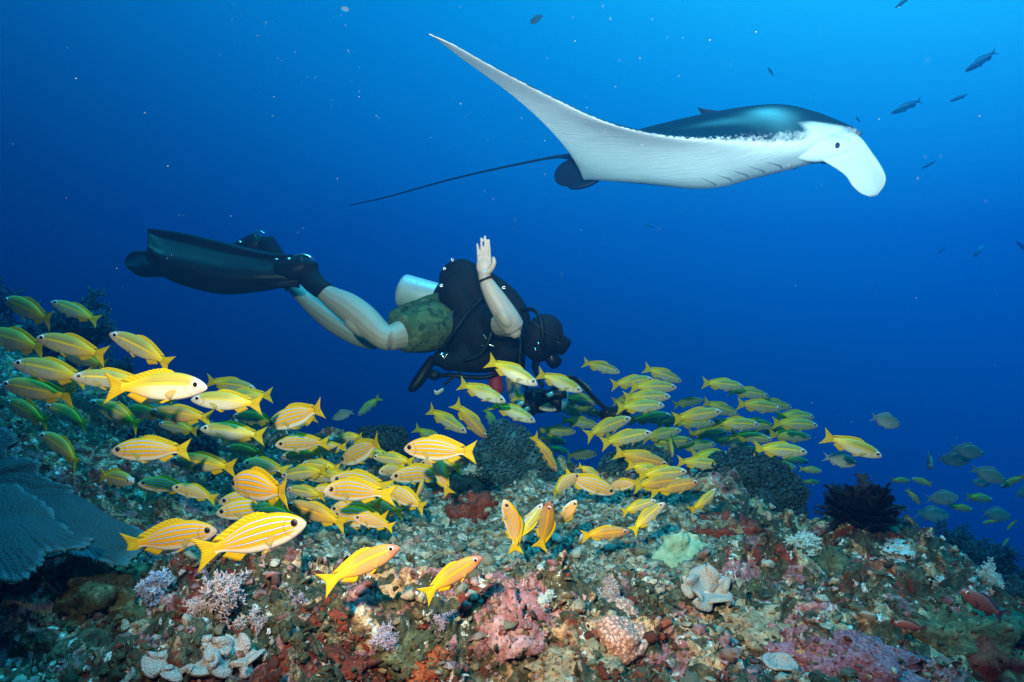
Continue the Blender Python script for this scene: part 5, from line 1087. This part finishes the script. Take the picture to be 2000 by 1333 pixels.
# ------------------------------------------------------------------ bushy clumps
def bush(px, py, Y, lobes, mat, label, seed, nub=.016):
    p = P(px, py, Y); root = empty('bushy_coral', p); tag(root, label, 'coral', 'bushy soft corals'); rs = np.random.default_rng(seed); g = Geo()
    for lx, lz, ly, r in lobes:
        c = np.array([lx, ly, lz]); V, F = ICO2; o = link('lobe', mesh_np('lobe', V*r*.86*(1+.12*vnoise(V*2+seed, seed))[:, None]+c, F, mat), root); gg = Geo(); n = int(900*(r/.1)**2)
        v = rs.normal(0, 1, (n, 3)); v /= np.linalg.norm(v, axis=1)[:, None]
        Ls = nub*rs.uniform(.6, 1.5, n); nubs(gg, c+v*r*(.84+.08*rs.random(n))[:, None], v+rs.normal(0, .25, (n, 3)), Ls, Ls*.34, False)
        link('polyp_tufts', gg.mesh('polyp_tufts', mat, False), o)
    return root
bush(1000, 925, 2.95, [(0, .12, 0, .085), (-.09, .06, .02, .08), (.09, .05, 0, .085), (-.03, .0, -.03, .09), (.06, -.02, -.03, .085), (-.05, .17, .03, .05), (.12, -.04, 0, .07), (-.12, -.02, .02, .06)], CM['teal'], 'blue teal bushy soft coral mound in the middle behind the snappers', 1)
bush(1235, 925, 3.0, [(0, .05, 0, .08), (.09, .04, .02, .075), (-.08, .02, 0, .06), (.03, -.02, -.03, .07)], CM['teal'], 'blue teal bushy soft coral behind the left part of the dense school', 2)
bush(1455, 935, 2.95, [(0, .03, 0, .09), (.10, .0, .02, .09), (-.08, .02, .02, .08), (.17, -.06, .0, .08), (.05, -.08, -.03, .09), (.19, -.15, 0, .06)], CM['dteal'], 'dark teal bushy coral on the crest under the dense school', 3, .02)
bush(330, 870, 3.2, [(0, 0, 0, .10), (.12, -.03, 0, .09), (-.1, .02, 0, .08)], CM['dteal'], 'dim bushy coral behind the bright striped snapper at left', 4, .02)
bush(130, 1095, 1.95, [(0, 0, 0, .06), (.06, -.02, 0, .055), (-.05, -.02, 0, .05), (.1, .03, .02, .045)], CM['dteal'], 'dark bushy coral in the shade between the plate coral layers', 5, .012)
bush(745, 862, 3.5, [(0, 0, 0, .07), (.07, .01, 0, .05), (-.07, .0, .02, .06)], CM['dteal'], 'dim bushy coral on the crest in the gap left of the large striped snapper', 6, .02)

# ------------------------------------------------------------------ feather star
def feather_star(px, py, Y, R):
    root = empty('feather_star', P(px, py, Y)+Vector((0, 0, .02))); tag(root, 'black feather star perched on top of the right hand mound', 'feather star'); rs = np.random.default_rng(5); protos = []
    for k in range(6):
        g = Geo(); n = 26; t_ = np.linspace(0, 1, n); curl = rs.uniform(1.2, 2.6); x = R*(np.sin(t_*curl)/curl*1.15); z = R*(t_-.35*t_**3*(curl/2.2)); y = R*.08*np.sin(t_*5+k); pts = np.stack([x*.35, y, z*.85], 1); add_tube(g, pts, np.linspace(.006, .0022, n), 5)
        for i in range(3, n):
            for s in (-1, 1):
                for q in (0, .5):
                    b = pts[i]*(1-q)+pts[i-1]*q; L = R*.20*(1-.45*t_[i])*rs.uniform(.8, 1.1); dv = np.array([.15, s*.95, .35])+rs.normal(0, .12, 3); dv /= np.linalg.norm(dv); e = b+dv*L; w = np.array([0, 0, .0026])
                    g.add(np.array([b-w, b+w, e+w*.5, e-w*.5, b+np.array([.003, 0, 0])]), np.array([[0, 1, 2, 3], [0, 4, 2, 3]]))
        protos.append(g.mesh('arm', CM['black'] if k % 3 else CM['blackp']))
    for i in range(96):
        o = link('arm', protos[i % 6], root); a = i*2.39996; el = .03+1.35*((i+.5)/96)**.7; o.rotation_euler = Matrix.Rotation(a, 3, 'Z').to_euler(); o.rotation_euler = (Matrix.Rotation(a, 3, 'Z')@Matrix.Rotation(el, 3, 'Y')).to_euler(); o.scale = [rs.uniform(.8, 1.08)]*3
    g = Geo(); blob(g, (0, 0, .01), (.03, .03, .02)); link('disc', g.mesh('disc', CM['black']), root)
_fy = next(y for y in range(960, 1100, 4) if ground_depth(1682, y, 1.5, 3.2) < 90)
feather_star(1682, _fy-6, ground_depth(1682, _fy+8, 1.5, 3.2)-.06, .19)

# ------------------------------------------------------------------ plate coral
def plate(name, centre, outline, mat, parent, seed, wav=.018):
    n = 260; o = smooth_path(np.array([A3(*p) for p in outline]), n); c = A3(*centre); m = 40; G = np.zeros((n, m, 3)); s = np.linspace(0, 1, n)
    for j in range(m):
        f = j/(m-1); q = c+(o-c)*(.02+.98*f); nz = fbm(q*7, 3, seed)*wav*(.3+f); fr = f**6*.006*fbm(np.stack([s*46, s*0, s*0+2], 1), 3, seed); rad = (o-c)*(fr*1.6)[:, None]/.3
        q = q+rad; q[:, 2] += nz+fr*.6-(.02*f**4); q[:, 1] += nz*.6; G[:, j] = q
    V, F = sheet_vf(G, np.linspace(.030, .010, m)[None, :]); uv = np.stack(np.meshgrid(s, np.linspace(0, 1, m), indexing='ij'), -1).reshape(-1, 2); uv = np.concatenate([uv, uv])
    ob = link(name, mesh_np(name, V, F, mat, uv=uv), parent); ob.matrix_parent_inverse = Matrix.Translation(-parent.location); return ob
pc = tag(empty('plate_coral', on_ground(60, 1150)), 'broad teal plate coral spreading in layers at the left edge', 'coral')
plate('plate', (-90, 950, 1.86), [(-160, 790, 1.95), (-60, 800, 1.95), (10, 822, 1.93), (33, 832, 1.92), (34, 850, 1.91), (14, 862, 1.90), (40, 876, 1.90), (76, 882, 1.89), (84, 910, 1.88), (122, 926, 1.87), (142, 944, 1.86), (140, 962, 1.84), (188, 974, 1.83), (240, 992, 1.80), (283, 1006, 1.77), (288, 1035, 1.73), (266, 1056, 1.70), (250, 1076, 1.67), (205, 1067, 1.67), (160, 1062, 1.66), (60, 1070, 1.64), (-60, 1090, 1.62)], CM['plate'], pc, 3)
plate('plate', (-100, 1010, 1.60), [(-160, 900, 1.70), (-40, 925, 1.68), (60, 962, 1.65), (120, 1000, 1.62), (178, 1017, 1.60), (168, 1030, 1.57), (118, 1032, 1.55), (86, 1054, 1.52), (80, 1080, 1.49), (50, 1102, 1.47), (0, 1113, 1.46), (-80, 1118, 1.46)], CM['plate'], pc, 5)
g = Geo(); add_tube(g, smooth_path([A3(-120, 1180, 1.75), A3(-110, 1100, 1.72), A3(-100, 1020, 1.72), A3(-90, 960, 1.80)], 16), np.linspace(.14, .09, 16), 20); o = link('stalk', g.mesh('stalk', CM['olive']), pc); o.matrix_parent_inverse = Matrix.Translation(-pc.location)

# ------------------------------------------------------------------ rubble
def chip_mat(name, ramp):
    t = NT(name); oi = t.n('ObjectInfo'); n = t.noise(60, 4, .7); c = t.ramp(oi.outputs['Random'], ramp); c = t.mix(t.map(n, .3, .75), t.mix(.75, c, (.03, .035, .02)), c); t.bump(n, .6, .006); return t.fin(c, .8, .2)
M_chip = chip_mat('coral_rubble', [(0, (.10, .11, .08)), (.3, (.24, .25, .18)), (.6, (.38, .39, .30)), (.85, (.55, .54, .46)), (1, (.30, .16, .16))])
t = NT('reef_growth'); n = t.noise(70, 4, .7); ca = t.attr('col', True); c = t.mix(t.map(n, .28, .72), t.mix(.8, ca, (.02, .022, .012)), ca); t.bump(t.math('ADD', n, t.noise(220, 2)), .7, .006); M_growth = t.fin(c, .8, .2)
def chip_shape(seed, src=ICO2, jit=.0):
    V, F = src; rs = np.random.default_rng(seed); d = 1+.45*fbm(V*1.5+seed*3.1, 3, seed)+jit*rs.normal(0, 1, len(V)); s = np.array([1, rs.uniform(.5, 1), rs.uniform(.22, .6)])
    V = V*d[:, None]*s+jit*.35*rs.normal(0, 1, V.shape); V[:, 2] += .3*V[:, 0]**2*rs.uniform(-1, 1); return V, F
def finger_shape(seed):
    rs = np.random.default_rng(seed); g = Geo()
    for _ in range(rs.integers(3, 6)):
        d = rs.normal(0, .5, 3); d[2] = abs(d[2])+.7; d /= np.linalg.norm(d); e = d*rs.uniform(.7, 1.5); b = rs.normal(0, .25, 3)*np.array([1, 1, .2]); V, F, T = tube_vf([b, b+e*.55, b+e], [.22, .26, .13], 4); o = g.n
        g.add(V, np.concatenate([T, F[:, [0, 1, 2]], F[:, [0, 2, 3]]]))
    return np.concatenate(g.V), np.concatenate(g.F3)
def scatter_points(n, ylo, yhi, pxlo, pxhi, rs):
    y = ylo*(yhi/ylo)**rs.random(n); px = rs.uniform(pxlo, pxhi, n); return (px-1000)*K*y, y
def rot_rand(rs, tilt=.6):
    return np.array(Matrix.Rotation(rs.uniform(0, 6.28), 3, 'Z')@Matrix.Rotation(rs.normal(0, tilt), 3, 'X')@Matrix.Rotation(rs.normal(0, tilt), 3, 'Y'))
def build_overgrowth():
    rs = np.random.default_rng(77); crags = [chip_shape(600+k, ICO1, .14) for k in range(16)]; fingers = [finger_shape(700+k) for k in range(8)]; g = Geo()
    fam = {'rust_red_sponge': (.16, .028, .014), 'orange_sponge': (.28, .08, .03), 'pink_coralline': (.38, .2, .2), 'tan_crust': (.30, .23, .14), 'olive_turf': (.08, .085, .04), 'mauve_fuzzy_coral': (.30, .13, .17), 'white_crust': (.4, .43, .42), 'purple_sponge': (.04, .018, .032)}
    oth = np.array([(.30, .23, .14), (.08, .09, .04), (.45, .44, .36), (.30, .15, .15), (.16, .03, .014), (.05, .06, .03)])
    for loc, V, rz, mat, rm in LUMPS:
        if mat.name not in fam: continue
        up = np.nonzero(V[:, 2] > -.2*np.abs(V[:, 2]).max())[0]; n = int(750*min(rm, .2)/.12); ix = rs.choice(up, min(n, len(up)), replace=False); c, s_ = math.cos(rz), math.sin(rz); W = V[ix]@np.array([[c, s_, 0], [-s_, c, 0], [0, 0, 1]])+np.array(loc); n = len(ix)
        col = np.where((rs.random(n) < .62)[:, None], np.array(fam[mat.name])[None], oth[rs.integers(0, 6, n)])*rs.uniform(.5, 1.3, (n, 1)); s = (.002+.008*rs.random(n)**2); f = rs.random(n) < .1
        strew(g, crags, W[~f], s[~f], .8, col[~f], rs, 1.2); strew(g, fingers, W[f], s[f], .4, col[f]*1.2, rs)
    tag(link('crust_growth', g.mesh('crust_growth', M_growth, True)), 'tiny crusts and knobs overgrowing the larger sponges and rocks', 'reef growth', kind='stuff')
def build_rubble():
    rs = np.random.default_rng(21); protos = [mesh_np('rubble_piece', *chip_shape(100+k, ICO2, .10), M_chip) for k in range(14)]
    x, y = scatter_points(2600, 1.15, 2.9, -100, 2100, rs); rz = rubble_zone(x, y); keep = np.nonzero(rs.random(len(x)) < .18+.8*rz)[0][:300]
    z = h(x, y)
    for i in keep:
        o = link('rubble_piece', protos[rs.integers(14)], ground); s = rs.uniform(.012, .026)*(1 if y[i] > 1.6 else .8); o.location = (x[i], y[i], z[i]+s*.25); o.rotation_euler = (rs.normal(0, .5), rs.normal(0, .5), rs.uniform(0, 6.28)); o.scale = (s, s, s)
    # finer pieces, too many to count
    shards = [chip_shape(300+k, ICO1 if k % 3 else ICO2, .16) for k in range(24)]; crags = [chip_shape(400+k, ICO2 if k % 5 < 2 else ICO1, .19) for k in range(20)]; fingers = [finger_shape(500+k) for k in range(12)]
    g = Geo(); x, y = scatter_points(26000, 1.05, 3.2, -120, 2120, rs); rz = rubble_zone(x, y); ix = np.nonzero(rs.random(len(x)) < .06+.9*rz)[0]; x, y = x[ix], y[ix]; z = h(x, y); n = len(x)
    pal = np.array([(.10, .11, .08), (.20, .22, .16), (.34, .36, .28), (.45, .45, .36), (.60, .60, .52), (.26, .24, .18), (.34, .24, .22)]); s = (.0035+.011*rs.random(n)**2)*(1+.2*(y-1))
    strew(g, shards, np.stack([x, y, z+s*.2], 1), s, .55, pal[rs.integers(0, 7, n)]*rs.uniform(.55, 1.1, (n, 1)), rs)
    tag(link('fine_rubble', g.mesh('fine_rubble', M_growth, False)), 'loose fine coral rubble covering the flat of the reef', 'rubble', kind='stuff')
    # knobbly encrusting growth over the rock
    g = Geo(); x, y = scatter_points(25000, 1.0, 3.4, -150, 2150, rs); rz = rubble_zone(x, y); ix = np.nonzero(rs.random(len(x)) < .56*(1-.9*rz))[0]; x, y = x[ix], y[ix]; z = h(x, y); n = len(x); q = np.stack([x, y, 0*x], 1)
    cl = fbm(q*5, 2, 401); c2 = vnoise(q*3+9, 411)
    fam = np.array([[(.17, .028, .012), (.12, .016, .009), (.30, .075, .03)], [(.34, .16, .17), (.48, .33, .31), (.22, .09, .10)], [(.30, .23, .14), (.44, .37, .26), (.18, .13, .07)], [(.05, .06, .028), (.09, .09, .045), (.025, .03, .016)], [(.66, .66, .60), (.52, .54, .50), (.40, .44, .44)]])
    k = np.where(cl > .46, 0, np.where(cl < -.40, 1, np.where(c2 > .15, 2, 3))); r = rs.random(n); k = np.where(r < .05, 4, np.where(r < .22, rs.integers(0, 4, n), k))
    col = fam[k, rs.integers(0, 3, n)]*rs.uniform(.55, 1.15, (n, 1)); s = (.003+.012*rs.random(n)**2)*np.where(k == 4, .8, 1); pos = np.stack([x, y, z+s*.1], 1); fg = rs.random(n) < .16
    strew(g, crags, pos[~fg], s[~fg], .6, col[~fg], rs, 1.4); strew(g, fingers, pos[fg], s[fg]*.9, .35, np.minimum(col[fg]*1.25, .75), rs)
    tag(link('reef_growth', g.mesh('reef_growth', M_growth, True)), 'small knobs of sponge, algae and coral crusting the reef rock', 'reef growth', kind='stuff')
    # short turf tufts
    g = Geo(); x, y = scatter_points(16000, 1.0, 3.3, -150, 2150, rs); n = len(x); z = h(x, y); cols = np.array([(.05, .07, .03), (.12, .13, .06), (.22, .20, .12), (.10, .04, .03), (.30, .31, .26)]); c = cols[rs.integers(0, 5, n)]
    for _ in range(3):
        d = rs.normal(0, .5, (n, 3)); d[:, 2] = np.abs(d[:, 2])+.6; d *= rs.uniform(.004, .012, (n, 1)); b = np.stack([x, y, z-.002], 1); b[:, :2] += rs.normal(0, .004, (n, 2)); th = rs.uniform(0, 3.14, n); w = np.stack([np.cos(th), np.sin(th), 0*th], 1)*.0012
        V = np.stack([b-w, b+w, b+d], 1).reshape(-1, 3); g.add(V, np.arange(3*n).reshape(-1, 3), np.repeat(c, 3, 0))
    tag(link('algae_turf', g.mesh('algae_turf', M_growth, False)), 'short tufts of algae growing all over the reef rock', 'algae', kind='stuff')
build_rubble()
build_overgrowth()

# ------------------------------------------------------------------ bubbles and drifting specks
t = NT('air_bubble'); t.fin((.85, .92, .95), .03, .9); t.b.inputs['Transmission Weight'].default_value = .85; t.b.inputs['IOR'].default_value = 1.15; M_bub = t.m
M_snow = simple('drifting_specks', (.40, .44, .44), .8, .1, bump=0)
def build_bubbles():
    V, F = ICO3; me = mesh_np('bubble', V, F, M_bub); rs = np.random.default_rng(3)
    o = link('bubble', me); o.location = P(674, 18, 2.6); o.scale = (.017, .011, .009); o.rotation_euler = (0, .25, 0); tag(o, 'largest air bubble, oval, near the top edge left of centre', 'bubble', 'air bubbles')
    z = lambda a: (400+a[0]*.35, a[1]*.35)
    for a in ((25,5),(103,17),(160,28),(213,47),(247,52),(203,84),(140,77),(127,96),(152,107),(298,96),(341,127),(378,122),(279,153),(335,150),(295,200),(297,227),(171,234),(84,306),(408,328),(357,397),(462,395),(575,431),(617,434),(640,422),(647,449),(504,461),(542,462),(210,468),(310,514),(708,588),(800,283),(806,296),(832,296),(820,452),(862,377),(958,648),(972,660),(785,142),(760,88),(380,647),(862,512),(1427,580),(1768,660)):
        px, py = z(a); o = link('bubble', me); o.location = P(px, py, rs.uniform(2.4, 3.6)); s = rs.uniform(.0016, .0036); o.scale = (s*1.5, s, s*.8); o.rotation_euler = (0, .5, 0); tag(o, 'tiny air bubble glinting in the open water left of the manta', 'bubble', 'air bubbles')
    g = Geo(); n = 600; Y = rs.uniform(.9, 4.2, n); px = rs.uniform(-50, 2050, n); py = rs.uniform(-50, 1050, n); V, F = ICO1
    for i in range(n):
        if ground_depth_fast(px[i], py[i], Y[i]): continue
        g.add(V*rs.uniform(.0002, .00055)*(.5+.35*Y[i])+np.array(P(px[i], py[i], Y[i])), F)
    tag(link('marine_snow', g.mesh('marine_snow', M_snow)), 'tiny pale specks drifting in the water everywhere', 'marine snow', kind='stuff')
def ground_depth_fast(px, py, Y):
    p = P(px, py, Y); return p.z < float(h_base(np.array([p.x]), np.array([p.y]))[0])+.05
build_bubbles()
